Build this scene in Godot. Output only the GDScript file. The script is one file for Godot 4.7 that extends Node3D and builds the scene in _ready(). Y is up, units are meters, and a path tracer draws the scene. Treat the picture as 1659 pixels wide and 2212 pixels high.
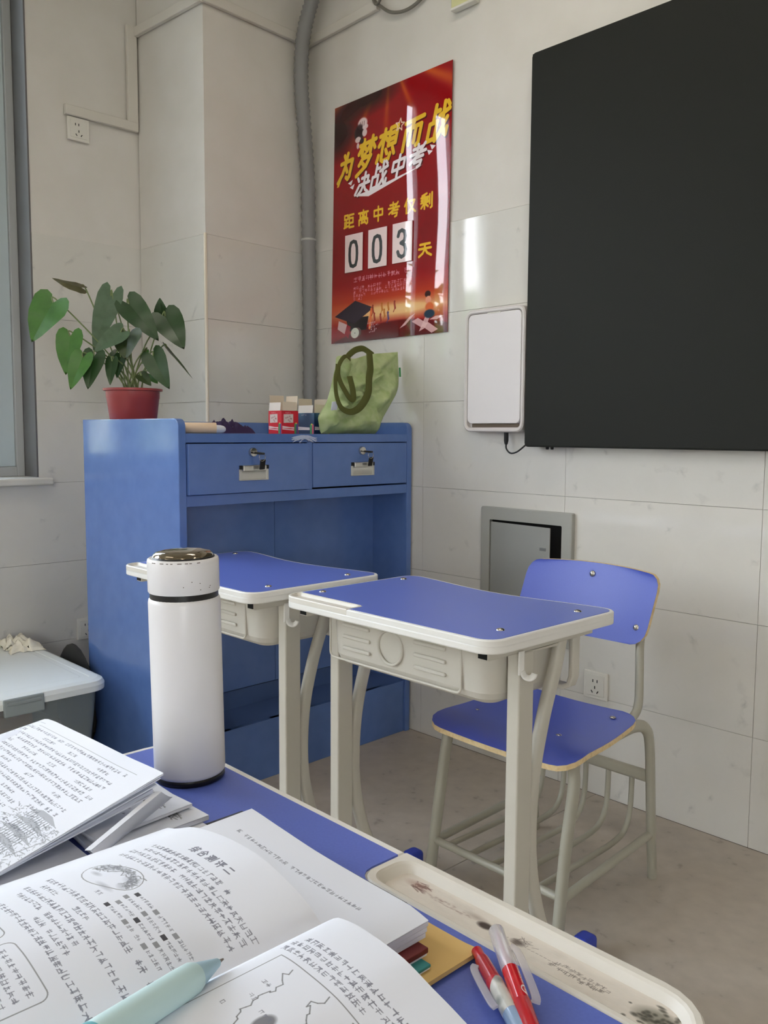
extends Node3D

var M := {}
var names_used := {}
var rng := RandomNumberGenerator.new()

# ---------------------------------------------------------------- naming and objects
func numbered(called: String) -> String:
	if names_used.has(called):
		names_used[called] += 1
		return "%s_%03d" % [called, names_used[called]]
	names_used[called] = 0
	return called

func thing(called: String, label: String, category: String, group := "", at := Vector3.ZERO, turn := 0.0) -> Node3D:
	var o := Node3D.new()
	o.name = numbered(called)
	add_child(o)
	o.position = at
	o.rotation.y = turn
	tag(o, label, category, group)
	return o

func tag(o: Node3D, label: String, category: String, group := "") -> void:
	o.set_meta("label", label)
	o.set_meta("category", category)
	if group != "":
		o.set_meta("group", group)

func structure(called: String, label: String, category: String) -> Node3D:
	var o := thing(called, label, category)
	o.set_meta("kind", "structure")
	return o

func obj(called: String, s: SurfaceTool, m: Material, parent: Node = null) -> MeshInstance3D:
	var o := MeshInstance3D.new()
	o.name = called if parent else numbered(called)
	o.mesh = s.commit()
	o.material_override = null
	o.mesh.surface_set_material(0, m)
	(parent if parent else self).add_child(o, true)
	return o

# ---------------------------------------------------------------- mesh helpers
func new_st() -> SurfaceTool:
	var s := SurfaceTool.new()
	s.begin(Mesh.PRIMITIVE_TRIANGLES)
	return s

func vert(s: SurfaceTool, p: Vector3, n: Vector3, uv: Vector2) -> void:
	s.set_normal(n)
	s.set_uv(uv)
	s.add_vertex(p)

func f3(s: SurfaceTool, a: Vector3, b: Vector3, c: Vector3, na: Vector3, nb: Vector3, nc: Vector3, ua := Vector2.ZERO, ub := Vector2.ZERO, uc := Vector2.ZERO) -> void:
	var g := (b - a).cross(c - a)
	if g.length_squared() < 1e-18:
		return
	vert(s, a, na, ua)
	if g.dot(na + nb + nc) > 0.0:
		vert(s, c, nc, uc)
		vert(s, b, nb, ub)
	else:
		vert(s, b, nb, ub)
		vert(s, c, nc, uc)

func f4(s: SurfaceTool, p: Array, n: Array, u: Array = []) -> void:
	if u.is_empty():
		f3(s, p[0], p[1], p[2], n[0], n[1], n[2])
		f3(s, p[0], p[2], p[3], n[0], n[2], n[3])
	else:
		f3(s, p[0], p[1], p[2], n[0], n[1], n[2], u[0], u[1], u[2])
		f3(s, p[0], p[2], p[3], n[0], n[2], n[3], u[0], u[2], u[3])

func T(x: float, y: float, z: float) -> Transform3D:
	return Transform3D(Basis(), Vector3(x, y, z))

func TR(x: float, y: float, z: float, rx := 0.0, ry := 0.0, rz := 0.0) -> Transform3D:
	return Transform3D(Basis.from_euler(Vector3(rx, ry, rz)), Vector3(x, y, z))

# rounded box; uvs are planar over the box's own x and y
func box(s: SurfaceTool, t: Transform3D, size: Vector3, r := 0.0) -> void:
	var h := size * 0.5
	r = minf(r, minf(h.x, minf(h.y, h.z)) * 0.98)
	for ax in 3:
		var u := (ax + 1) % 3
		var v := (ax + 2) % 3
		for sg in [-1.0, 1.0]:
			var cu: Array = [-h[u], h[u]] if r <= 0.0 else [-h[u], -h[u] + r, h[u] - r, h[u]]
			var cv: Array = [-h[v], h[v]] if r <= 0.0 else [-h[v], -h[v] + r, h[v] - r, h[v]]
			for i in cu.size() - 1:
				for j in cv.size() - 1:
					var ps := []
					var ns := []
					var us := []
					for k in [[i, j], [i + 1, j], [i + 1, j + 1], [i, j + 1]]:
						var p := Vector3.ZERO
						p[ax] = sg * h[ax]
						p[u] = cu[k[0]]
						p[v] = cv[k[1]]
						var n := Vector3.ZERO
						if r > 0.0:
							var inner := p.clamp(-h + Vector3.ONE * r, h - Vector3.ONE * r)
							n = (p - inner).normalized()
							p = inner + n * r
						else:
							n[ax] = sg
						us.append(Vector2(p.x / size.x + 0.5, 0.5 - p.y / size.y))
						ps.append(t * p)
						ns.append((t.basis * n).normalized())
					f4(s, ps, ns, us)

func lathe(s: SurfaceTool, t: Transform3D, prof: Array, seg := 32) -> void:
	var sn := []
	for i in prof.size() - 1:
		var d: Vector2 = prof[i + 1] - prof[i]
		sn.append(Vector2(d.y, -d.x).normalized())
	for i in prof.size() - 1:
		var n0: Vector2 = sn[i]
		var n1: Vector2 = sn[i]
		if i > 0 and sn[i - 1].dot(sn[i]) > 0.6:
			n0 = (sn[i - 1] + sn[i]).normalized()
		if i < sn.size() - 1 and sn[i + 1].dot(sn[i]) > 0.6:
			n1 = (sn[i + 1] + sn[i]).normalized()
		for k in seg:
			var a0 := TAU * k / seg
			var a1 := TAU * (k + 1) / seg
			var d0 := Vector3(cos(a0), 0, sin(a0))
			var d1 := Vector3(cos(a1), 0, sin(a1))
			var p0: Vector2 = prof[i]
			var p1: Vector2 = prof[i + 1]
			var u0 := float(k) / seg
			var u1 := float(k + 1) / seg
			var v0 := float(i) / (prof.size() - 1)
			var v1 := float(i + 1) / (prof.size() - 1)
			f4(s, [t * (d0 * p0.x + Vector3.UP * p0.y), t * (d1 * p0.x + Vector3.UP * p0.y), t * (d1 * p1.x + Vector3.UP * p1.y), t * (d0 * p1.x + Vector3.UP * p1.y)],
				[t.basis * (d0 * n0.x + Vector3.UP * n0.y), t.basis * (d1 * n0.x + Vector3.UP * n0.y), t.basis * (d1 * n1.x + Vector3.UP * n1.y), t.basis * (d0 * n1.x + Vector3.UP * n1.y)],
				[Vector2(u0, v0), Vector2(u1, v0), Vector2(u1, v1), Vector2(u0, v1)])

func circle(r: float, n := 12, ry := -1.0) -> PackedVector2Array:
	var a := PackedVector2Array()
	for i in n:
		a.append(Vector2(cos(TAU * i / n) * r, sin(TAU * i / n) * (r if ry < 0.0 else ry)))
	return a

func rrect(w: float, h: float, r: float, n := 4, c := Vector2.ZERO) -> PackedVector2Array:
	var a := PackedVector2Array()
	for q in 4:
		var cc := Vector2((w * 0.5 - r) * (1 if q in [0, 3] else -1), (h * 0.5 - r) * (1 if q in [0, 1] else -1))
		for i in n + 1:
			var g := PI * 0.5 * (q + float(i) / n)
			a.append(c + cc + Vector2(cos(g), sin(g)) * r)
	return a

func spline(pts: Array, n := 6) -> Array:
	var out := []
	for i in pts.size() - 1:
		var p0: Vector3 = pts[maxi(i - 1, 0)]
		var p1: Vector3 = pts[i]
		var p2: Vector3 = pts[i + 1]
		var p3: Vector3 = pts[mini(i + 2, pts.size() - 1)]
		for k in n:
			out.append(p1.cubic_interpolate(p2, p0, p3, float(k) / n))
	out.append(pts[-1])
	return out

# sweeps a closed section along a path; up0 fixes the section's y axis at the start
func sweep(s: SurfaceTool, pts: Array, sec: PackedVector2Array, up0 := Vector3.UP, caps := true, smooth := true, scales: Array = []) -> void:
	var frames := []
	var up := up0
	for i in pts.size():
		var d: Vector3 = (pts[mini(i + 1, pts.size() - 1)] - pts[maxi(i - 1, 0)]).normalized()
		var side := up.cross(d)
		if side.length() < 1e-4:
			side = (Vector3.RIGHT if absf(d.x) < 0.9 else Vector3.BACK).cross(d)
		side = side.normalized()
		up = d.cross(side).normalized()
		frames.append(Basis(side, up, d))
	var m := sec.size()
	var area := 0.0
	for j in m:
		area += sec[j].cross(sec[(j + 1) % m])
	var en := []
	for j in m:
		var e := sec[(j + 1) % m] - sec[j]
		en.append((Vector2(e.y, -e.x) * signf(area)).normalized())
	var run := 0.0
	for i in pts.size() - 1:
		var s0: float = scales[i] if scales.size() else 1.0
		var s1: float = scales[i + 1] if scales.size() else 1.0
		var nxt := run + (pts[i + 1] as Vector3).distance_to(pts[i])
		for j in m:
			var a := sec[j]
			var b := sec[(j + 1) % m]
			var na: Vector2 = en[j]
			var nb: Vector2 = en[j]
			if smooth:
				na = (en[j] + en[(j + m - 1) % m]).normalized()
				nb = (en[j] + en[(j + 1) % m]).normalized()
			var f0: Basis = frames[i]
			var f1: Basis = frames[i + 1]
			f4(s, [pts[i] + f0 * Vector3(a.x, a.y, 0) * s0, pts[i] + f0 * Vector3(b.x, b.y, 0) * s0, pts[i + 1] + f1 * Vector3(b.x, b.y, 0) * s1, pts[i + 1] + f1 * Vector3(a.x, a.y, 0) * s1],
				[f0 * Vector3(na.x, na.y, 0), f0 * Vector3(nb.x, nb.y, 0), f1 * Vector3(nb.x, nb.y, 0), f1 * Vector3(na.x, na.y, 0)],
				[Vector2(float(j) / m, run), Vector2(float(j + 1) / m, run), Vector2(float(j + 1) / m, nxt), Vector2(float(j) / m, nxt)])
		run = nxt
	if caps:
		for e in [0, pts.size() - 1]:
			var f: Basis = frames[e]
			var sc: float = scales[e] if scales.size() else 1.0
			var n := f.z * (-1.0 if e == 0 else 1.0)
			var idx := Geometry2D.triangulate_polygon(sec)
			for k in range(0, idx.size(), 3):
				var q := []
				for l in 3:
					q.append(pts[e] + f * Vector3(sec[idx[k + l]].x, sec[idx[k + l]].y, 0) * sc)
				f3(s, q[0], q[1], q[2], n, n, n)

func tube(s: SurfaceTool, pts: Array, r: float, n := 10, caps := true) -> void:
	sweep(s, pts, circle(r, n), Vector3(0.31, 0.9, 0.27).normalized(), caps)

func area2(o: PackedVector2Array) -> float:
	var a := 0.0
	for i in o.size():
		a += o[i].cross(o[(i + 1) % o.size()])
	return a

func inset(o: PackedVector2Array, d: float) -> PackedVector2Array:
	var n := o.size()
	var sg := signf(area2(o))
	var out := PackedVector2Array()
	for i in n:
		var e0 := (o[i] - o[(i + n - 1) % n]).normalized()
		var e1 := (o[(i + 1) % n] - o[i]).normalized()
		var n0 := Vector2(e0.y, -e0.x) * sg
		var n1 := Vector2(e1.y, -e1.x) * sg
		var b := (n0 + n1).normalized()
		out.append(o[i] - b * d / maxf(b.dot(n1), 0.4))
	return out

# one band of wall between two outlines of equal length (2D points are x and z unless a transform turns them)
func band(s: SurfaceTool, t: Transform3D, o0: PackedVector2Array, y0: float, o1: PackedVector2Array, y1: float, flip := 1.0) -> void:
	var n := o0.size()
	var sg := signf(area2(o0)) * flip
	var ns := []
	for i in n:
		var e := o0[(i + 1) % n] - o0[i]
		var out := Vector2(e.y, -e.x).normalized() * sg
		var dd := ((o1[i] + o1[(i + 1) % n]) - (o0[i] + o0[(i + 1) % n])) * 0.5
		var slope := dd.dot(out)
		var v := Vector3(out.x * (y1 - y0), -slope, out.y * (y1 - y0))
		if absf(y1 - y0) < 1e-6:
			v = Vector3(0, 1, 0)
		ns.append(v.normalized() * (1.0 if y1 >= y0 else -1.0))
	for i in n:
		var j := (i + 1) % n
		var p: Vector3 = ns[(i + n - 1) % n]
		var c: Vector3 = ns[i]
		var q: Vector3 = ns[j]
		var na: Vector3 = (p + c).normalized() if p.dot(c) > 0.7 else c
		var nb: Vector3 = (q + c).normalized() if q.dot(c) > 0.7 else c
		f4(s, [t * Vector3(o0[i].x, y0, o0[i].y), t * Vector3(o0[j].x, y0, o0[j].y), t * Vector3(o1[j].x, y1, o1[j].y), t * Vector3(o1[i].x, y1, o1[i].y)],
			[t.basis * na, t.basis * nb, t.basis * nb, t.basis * na])

func cap(s: SurfaceTool, t: Transform3D, o: PackedVector2Array, y: float, up := 1.0) -> void:
	var idx := Geometry2D.triangulate_polygon(o)
	var n := t.basis * Vector3(0, up, 0)
	for k in range(0, idx.size(), 3):
		var a := o[idx[k]]
		var b := o[idx[k + 1]]
		var c := o[idx[k + 2]]
		f3(s, t * Vector3(a.x, y, a.y), t * Vector3(b.x, y, b.y), t * Vector3(c.x, y, c.y), n, n, n, a, b, c)

func prism(s: SurfaceTool, t: Transform3D, o: PackedVector2Array, y0: float, y1: float, r := 0.0) -> void:
	if r <= 0.0:
		band(s, t, o, y0, o, y1)
		cap(s, t, o, y1, 1.0)
		cap(s, t, o, y0, -1.0)
		return
	var m := inset(o, r * 0.3)
	var i := inset(o, r)
	band(s, t, o, y0 + r, o, y1 - r)
	band(s, t, o, y1 - r, m, y1 - r * 0.3)
	band(s, t, m, y1 - r * 0.3, i, y1)
	cap(s, t, i, y1, 1.0)
	band(s, t, m, y0 + r * 0.3, o, y0 + r)
	band(s, t, i, y0, m, y0 + r * 0.3)
	cap(s, t, i, y0, -1.0)

# a surface grid g[i][j] of points with smooth normals turned towards 'face'
func sheet(s: SurfaceTool, g: Array, face: Vector3, uv0 := Vector2.ZERO, uv1 := Vector2.ONE) -> void:
	var a := g.size()
	var b: int = g[0].size()
	var ns := []
	var core := Vector3.ZERO
	for i in a:
		for j in b:
			core += g[i][j] / (a * b)
	for i in a:
		var row := []
		for j in b:
			var du: Vector3 = g[mini(i + 1, a - 1)][j] - g[maxi(i - 1, 0)][j]
			var dv: Vector3 = g[i][mini(j + 1, b - 1)] - g[i][maxi(j - 1, 0)]
			var n := du.cross(dv).normalized()
			row.append(n if n.dot(face if face != Vector3.ZERO else g[i][j] - core) >= 0.0 else -n)
		ns.append(row)
	for i in a - 1:
		for j in b - 1:
			var us := []
			for k in [[i, j], [i + 1, j], [i + 1, j + 1], [i, j + 1]]:
				us.append(Vector2(lerpf(uv0.x, uv1.x, float(k[0]) / (a - 1)), lerpf(uv0.y, uv1.y, float(k[1]) / (b - 1))))
			f4(s, [g[i][j], g[i + 1][j], g[i + 1][j + 1], g[i][j + 1]], [ns[i][j], ns[i + 1][j], ns[i + 1][j + 1], ns[i][j + 1]], us)

# closed slab: top grid and the same grid pushed down by d
func slab(s: SurfaceTool, g: Array, d: Vector3) -> void:
	var a := g.size()
	var b: int = g[0].size()
	var low := []
	for i in a:
		var row := []
		for j in b:
			row.append(g[i][j] + d)
		low.append(row)
	sheet(s, g, -d)
	sheet(s, low, d)
	var mid: Vector3 = (g[0][0] + g[a - 1][b - 1]) * 0.5
	for i in a - 1:
		for j in [0, b - 1]:
			var n: Vector3 = (g[i + 1][j] - g[i][j]).cross(d).normalized()
			n *= signf(n.dot(g[i][j] - g[i][b - 1 - j]))
			f4(s, [g[i][j], g[i + 1][j], low[i + 1][j], low[i][j]], [n, n, n, n])
	for j in b - 1:
		for i in [0, a - 1]:
			var n: Vector3 = (g[i][j + 1] - g[i][j]).cross(d).normalized()
			n *= signf(n.dot(g[i][j] - g[a - 1 - i][j]))
			f4(s, [g[i][j], g[i][j + 1], low[i][j + 1], low[i][j]], [n, n, n, n])

func profile_at(prof: Array, x: float) -> float:
	for i in prof.size() - 1:
		var a: Vector2 = prof[i]
		var b: Vector2 = prof[i + 1]
		if x <= b.x or i == prof.size() - 2:
			var p: Vector2 = prof[maxi(i - 1, 0)]
			var q: Vector2 = prof[mini(i + 2, prof.size() - 1)]
			var k := clampf((x - a.x) / (b.x - a.x), -0.2, 1.0)
			return cubic_interpolate(a.y, b.y, p.y, q.y, k)
	return 0.0

# ---------------------------------------------------------------- drawing on textures
var buf := PackedByteArray()
var bw := 0
var bh := 0

func canvas(w: int, h: int, c: Color) -> void:
	var im := Image.create(w, h, false, Image.FORMAT_RGB8)
	im.fill(c)
	buf = im.get_data()
	bw = w
	bh = h

func canvas_texture() -> ImageTexture:
	var im := Image.create_from_data(bw, bh, false, Image.FORMAT_RGB8, buf)
	return ImageTexture.create_from_image(im)

func dab(x: int, y: int, c: Color, a: float) -> void:
	if x < 0 or y < 0 or x >= bw or y >= bh:
		return
	var k := (y * bw + x) * 3
	buf[k] = int(lerpf(buf[k], c.r8, a))
	buf[k + 1] = int(lerpf(buf[k + 1], c.g8, a))
	buf[k + 2] = int(lerpf(buf[k + 2], c.b8, a))

func pen(p: Vector2, q: Vector2, r: float, c: Color, al := 1.0) -> void:
	var d := q - p
	var l2 := maxf(d.length_squared(), 1e-6)
	for y in range(int(minf(p.y, q.y) - r - 1), int(maxf(p.y, q.y) + r + 2)):
		for x in range(int(minf(p.x, q.x) - r - 1), int(maxf(p.x, q.x) + r + 2)):
			var v := Vector2(x + 0.5, y + 0.5) - p
			var dist := (v - d * clampf(v.dot(d) / l2, 0.0, 1.0)).length()
			var a := clampf(r - dist + 0.5, 0.0, 1.0) * al
			if a > 0.0:
				dab(x, y, c, a)

func poly(pts: PackedVector2Array, c: Color, al := 1.0) -> void:
	var lo := pts[0]
	var hi := pts[0]
	for p in pts:
		lo = lo.min(p)
		hi = hi.max(p)
	for y in range(int(lo.y), int(hi.y) + 1):
		for x in range(int(lo.x), int(hi.x) + 1):
			if Geometry2D.is_point_in_polygon(Vector2(x + 0.5, y + 0.5), pts):
				dab(x, y, c, al)

func blob(at: Vector2, rx: float, ry: float, c: Color, al := 1.0, soft := 0.6) -> void:
	for y in range(int(at.y - ry), int(at.y + ry) + 1):
		for x in range(int(at.x - rx), int(at.x + rx) + 1):
			var e := Vector2((x - at.x) / rx, (y - at.y) / ry).length()
			var a := clampf((1.0 - e) / soft, 0.0, 1.0) * al
			if a > 0.0:
				dab(x, y, c, a)

# characters as strokes on a 100 x 100 field
const STROKES := {
	"为": "25,8 35,20;12,32 82,32 78,85 70,92 58,84;45,5 42,40 30,70 10,92;48,52 58,66",
	"梦": "8,15 45,15;27,3 27,45;25,17 8,38;29,17 44,32;52,15 92,15;72,3 72,45;70,17 52,38;74,17 94,38;45,45 20,70;38,55 78,55 60,80 15,98;38,68 52,78",
	"想": "5,18 48,18;27,4 27,58;26,22 6,45;29,22 46,38;55,8 90,8 90,55 55,55 55,8;55,24 90,24;55,40 90,40;12,72 8,90;28,66 30,88 40,94 68,94 72,80;46,64 55,76;80,66 92,84",
	"而": "8,12 92,12;50,12 42,32;15,95 15,34 86,34 86,88 76,94;38,34 38,82;62,34 62,82",
	"战": "24,5 24,48;24,22 46,22;8,48 42,48 42,90 8,90 8,48;50,36 92,28;64,5 68,50 82,85 94,92 95,74;88,48 60,84 46,96;78,8 88,18",
	"决": "10,18 20,32;8,86 24,58;38,25 82,25 82,52;28,52 94,52;58,5 58,50 48,78 28,94;60,56 74,80 94,94",
	"中": "14,25 86,25 86,62 14,62 14,25;50,4 50,97",
	"考": "18,18 70,18;44,4 44,38;5,38 95,38;84,8 50,48 10,72;40,56 84,56;40,56 36,74 78,74 74,92 60,96",
	"距": "10,8 40,8 40,35 10,35 10,8;26,35 26,85;26,58 42,58;12,52 12,88;6,90 44,82;54,10 94,10;54,10 54,92 95,92;54,32 88,32 88,64 54,64",
	"离": "50,2 50,12;8,16 92,16;38,24 62,46;62,24 38,46;22,26 22,52 78,52 78,26;12,95 12,62 88,62 88,90 80,95;48,52 32,84 66,80;60,70 70,88",
	"仅": "30,5 8,48;22,34 22,95;40,22 88,22 70,60 36,95;44,30 66,70 95,95",
	"剩": "50,4 14,14;6,26 62,26;34,10 34,95;32,62 8,88;36,62 62,84;20,34 20,58;8,42 20,42;6,58 20,54;46,34 46,58 62,56 62,50;60,36 47,46;74,14 74,70;92,5 92,90 82,95",
	"天": "16,14 84,14;8,44 92,44;50,14 48,50 34,76 8,95;52,50 66,76 94,95",
	"综": "28,5 10,30 26,30;30,24 8,58 32,56;8,88 34,78;66,3 68,12;44,28 44,16 92,16 90,28;52,38 84,38;42,56 95,56;68,56 68,92 60,94;54,68 44,86;80,68 92,84",
	"合": "50,4 8,44;50,4 92,44;34,42 66,42;24,58 76,58 76,92 24,92 24,58",
	"测": "8,10 18,20;5,36 15,46;6,92 20,62;30,70 30,12 60,12 60,70;45,24 44,60 26,94;48,72 62,92;74,16 74,72;92,5 92,90 84,95",
	"评": "12,8 22,20;6,38 22,38 22,82 34,72;40,16 92,16;50,26 56,44;84,26 76,44;36,54 96,54;66,16 66,97",
	"二": "20,24 80,24;8,80 92,80",
	"0": "50,6 30,10 20,28 18,50 20,72 30,90 50,94 70,90 80,72 82,50 80,28 70,10 50,6",
	"3": "22,24 30,10 50,6 70,12 76,28 70,42 44,48 72,56 80,72 72,90 50,95 28,88 20,76",
}

func glyph(ch: String, at: Vector2, size: Vector2, r: float, c: Color, shx := 0.0, shy := 0.0) -> void:
	for line in STROKES[ch].split(";"):
		var prev := Vector2.ZERO
		var first := true
		for w in line.split(" "):
			var xy: PackedStringArray = w.split(",")
			var p := Vector2(float(xy[0]) - 50.0, float(xy[1]) - 50.0) / 100.0 * size
			p += Vector2(-p.y * shx, p.x * shy) + at
			if not first:
				pen(prev, p, r, c)
			prev = p
			first = false

# a small mark as dense as a printed character, for print too small to read
func mark(at: Vector2, k: float, c: Color, al: float) -> void:
	for i in rng.randi_range(2, 4):
		var y := rng.randf_range(0.05, 0.95) * k
		pen(at + Vector2(rng.randf_range(0.0, 0.3) * k, y), at + Vector2(rng.randf_range(0.65, 1.0) * k, y), k * 0.05, c, al)
	for i in rng.randi_range(1, 3):
		var x := rng.randf_range(0.15, 0.85) * k
		pen(at + Vector2(x, rng.randf_range(0.0, 0.25) * k), at + Vector2(x, rng.randf_range(0.7, 1.0) * k), k * 0.055, c, al)
	if rng.randf() < 0.3:
		pen(at + Vector2(0.5, 0.4) * k, at + Vector2(rng.randf_range(0.0, 0.25), 0.95) * k, k * 0.05, c, al)
		pen(at + Vector2(0.5, 0.4) * k, at + Vector2(rng.randf_range(0.75, 1.0), 0.95) * k, k * 0.05, c, al)

func print_line(at: Vector2, n: int, k: float, c: Color, al := 0.85, gap := 0.04) -> void:
	for i in n:
		if rng.randf() > gap:
			mark(at + Vector2(i * k * 1.12, 0), k, c, al)

# ---------------------------------------------------------------- materials
func mat(c: Color, rough := 0.6, metal := 0.0, coat := 0.0) -> StandardMaterial3D:
	var m := StandardMaterial3D.new()
	m.albedo_color = c
	m.roughness = rough
	m.metallic = metal
	if coat > 0.0:
		m.clearcoat_enabled = true
		m.clearcoat = coat
		m.clearcoat_roughness = 0.03
	return m

func c8(r: int, g: int, b: int) -> Color:
	return Color8(r, g, b)

func noise_tex(freq: float, ramp: Array, kind := FastNoiseLite.TYPE_SIMPLEX_SMOOTH, fractal := FastNoiseLite.FRACTAL_FBM, octaves := 4, size := 512, seed_at := 1, as_normal := false, bump := 4.0) -> NoiseTexture2D:
	var n := FastNoiseLite.new()
	n.noise_type = kind
	n.frequency = freq
	n.fractal_type = fractal
	n.fractal_octaves = octaves
	n.seed = seed_at
	n.domain_warp_enabled = fractal == FastNoiseLite.FRACTAL_RIDGED
	n.domain_warp_amplitude = 40.0
	n.domain_warp_frequency = 0.012
	var t := NoiseTexture2D.new()
	t.width = size
	t.height = size
	t.seamless = true
	t.noise = n
	if as_normal:
		t.as_normal_map = true
		t.bump_strength = bump
	else:
		var g := Gradient.new()
		g.offsets = PackedFloat32Array(ramp[0])
		g.colors = PackedColorArray(ramp[1])
		t.color_ramp = g
	return t

func triplanar(m: StandardMaterial3D, scale: float, world := true) -> StandardMaterial3D:
	m.uv1_triplanar = true
	m.uv1_world_triplanar = world
	m.uv1_scale = Vector3.ONE * scale
	return m

func make_materials() -> void:
	var white := Color.WHITE
	M.plaster = mat(c8(224, 220, 214), 0.92)
	M.plaster.albedo_texture = noise_tex(0.01, [[0.0, 1.0], [c8(247, 246, 244), white]], FastNoiseLite.TYPE_SIMPLEX_SMOOTH, FastNoiseLite.FRACTAL_FBM, 4, 512, 5)
	triplanar(M.plaster, 0.8)
	M.wall_tile = []
	for k in 3:
		var m := mat(c8(222, 219, 212), 0.06)
		m.albedo_texture = noise_tex(0.0035, [[0.0, 0.84, 0.93, 0.975, 1.0], [c8(250, 250, 250), white, c8(246, 246, 246), c8(234, 235, 236), c8(218, 219, 222)]], FastNoiseLite.TYPE_SIMPLEX_SMOOTH, FastNoiseLite.FRACTAL_RIDGED, 3, 1024, 11 + k)
		m.normal_enabled = true
		m.normal_texture = noise_tex(0.004, [], FastNoiseLite.TYPE_SIMPLEX_SMOOTH, FastNoiseLite.FRACTAL_FBM, 2, 512, 21 + k, true, 1.0)
		m.normal_scale = 0.25
		M.wall_tile.append(triplanar(m, 0.75))
	M.grout = mat(c8(190, 184, 174), 0.95)
	M.floor_tile = mat(c8(186, 176, 164), 0.45)
	M.floor_tile.albedo_texture = noise_tex(0.02, [[0.0, 0.12, 0.2, 0.7, 1.0], [c8(205, 200, 196), c8(225, 222, 220), c8(240, 239, 237), c8(250, 249, 247), white]], FastNoiseLite.TYPE_SIMPLEX_SMOOTH, FastNoiseLite.FRACTAL_FBM, 5, 1024, 31)
	triplanar(M.floor_tile, 0.7)
	M.floor_joint = mat(c8(70, 62, 55), 0.95)
	M.blue_board = mat(c8(94, 124, 182), 0.13)
	M.blue_board.albedo_texture = noise_tex(0.03, [[0.0, 1.0], [c8(240, 242, 245), white]], FastNoiseLite.TYPE_SIMPLEX_SMOOTH, FastNoiseLite.FRACTAL_FBM, 3, 256, 41)
	triplanar(M.blue_board, 1.6)
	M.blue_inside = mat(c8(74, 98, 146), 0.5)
	M.desk_blue = mat(c8(98, 117, 202), 0.34)
	M.desk_blue.albedo_texture = noise_tex(0.25, [[0.0, 1.0], [c8(238, 240, 246), white]], FastNoiseLite.TYPE_SIMPLEX_SMOOTH, FastNoiseLite.FRACTAL_FBM, 2, 256, 43)
	triplanar(M.desk_blue, 5.0, false)
	M.chair_blue = mat(c8(78, 96, 194), 0.36)
	M.chair_blue.albedo_texture = M.desk_blue.albedo_texture
	triplanar(M.chair_blue, 5.0, false)
	M.ply = mat(c8(232, 208, 160), 0.6)
	M.ply.albedo_texture = noise_tex(0.05, [[0.0, 0.5, 1.0], [c8(225, 212, 190), white, c8(240, 228, 210)]], FastNoiseLite.TYPE_SIMPLEX_SMOOTH, FastNoiseLite.FRACTAL_FBM, 3, 256, 47)
	triplanar(M.ply, 3.0, false)
	M.edge_white = mat(c8(236, 234, 228), 0.35)
	M.groove_white = mat(c8(222, 217, 206), 0.4)
	M.bin = mat(c8(204, 199, 187), 0.5)
	M.steel = mat(c8(198, 193, 180), 0.4)
	M.chair_steel = mat(c8(170, 167, 152), 0.4)
	M.cap_blue = mat(c8(48, 66, 170), 0.45)
	M.black = mat(c8(18, 18, 18), 0.6)
	M.dark_hole = mat(c8(12, 12, 12), 0.95)
	M.chrome = mat(c8(205, 203, 196), 0.22, 1.0)
	M.steel_plate = mat(c8(206, 204, 196), 0.28, 0.85)
	M.grey_box = mat(c8(164, 164, 157), 0.5)
	M.grey_door = mat(c8(156, 157, 152), 0.45)
	M.device = mat(c8(212, 206, 202), 0.4)
	M.plastic_white = mat(c8(226, 223, 214), 0.4)
	M.trunk = mat(c8(216, 211, 202), 0.7)
	M.frame_grey = mat(c8(104, 102, 103), 0.45)
	M.frame_light = mat(c8(176, 178, 178), 0.35)
	M.frame_blue = mat(c8(190, 202, 206), 0.35)
	M.sill = mat(c8(214, 212, 204), 0.25)
	M.conduit = mat(c8(142, 142, 142), 0.5)
	M.cable = mat(c8(120, 116, 108), 0.5)
	M.paper = mat(c8(238, 242, 252), 0.85)
	M.paper_grey = mat(c8(224, 228, 240), 0.85)
	M.pot = mat(c8(160, 66, 68), 0.35)
	M.soil = mat(c8(48, 38, 30), 1.0)
	M.stem = mat(c8(112, 128, 80), 0.6)
	M.leaf = []
	for c in [c8(70, 120, 46), c8(46, 76, 40), c8(112, 102, 60), c8(86, 110, 86), c8(56, 72, 38)]:
		var m := mat(c, 0.32)
		m.backlight_enabled = true
		m.backlight = Color(c.r * 0.45, c.g * 0.5, c.b * 0.3)
		m.albedo_texture = noise_tex(0.02, [[0.0, 0.5, 1.0], [c8(205, 210, 195), c8(240, 242, 235), white]], FastNoiseLite.TYPE_SIMPLEX_SMOOTH, FastNoiseLite.FRACTAL_FBM, 4, 256, 51)
		M.leaf.append(triplanar(m, 6.0, false))
	M.leaf_yellow = mat(c8(214, 178, 60), 0.5)
	M.tote = mat(c8(188, 202, 152), 0.8)
	M.tote.albedo_texture = noise_tex(0.012, [[0.0, 0.4, 0.7, 1.0], [c8(205, 222, 190), c8(235, 240, 225), white, white]], FastNoiseLite.TYPE_SIMPLEX_SMOOTH, FastNoiseLite.FRACTAL_FBM, 4, 512, 61)
	triplanar(M.tote, 3.0, false)
	M.strap = mat(c8(82, 86, 34), 0.85)
	M.bottle = mat(c8(230, 228, 228), 0.28)
	M.bottle_black = mat(c8(20, 19, 19), 0.35)
	M.dowel = mat(c8(230, 202, 170), 0.6)
	M.dowel_end = mat(c8(176, 126, 86), 0.7)
	M.cloth_purple = mat(c8(54, 38, 76), 0.95)
	M.clear_lid = mat(c8(232, 236, 233), 0.35)
	M.box_body = mat(Color(0.62, 0.66, 0.66, 0.34), 0.3)
	M.box_body.transparency = BaseMaterial3D.TRANSPARENCY_ALPHA
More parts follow.
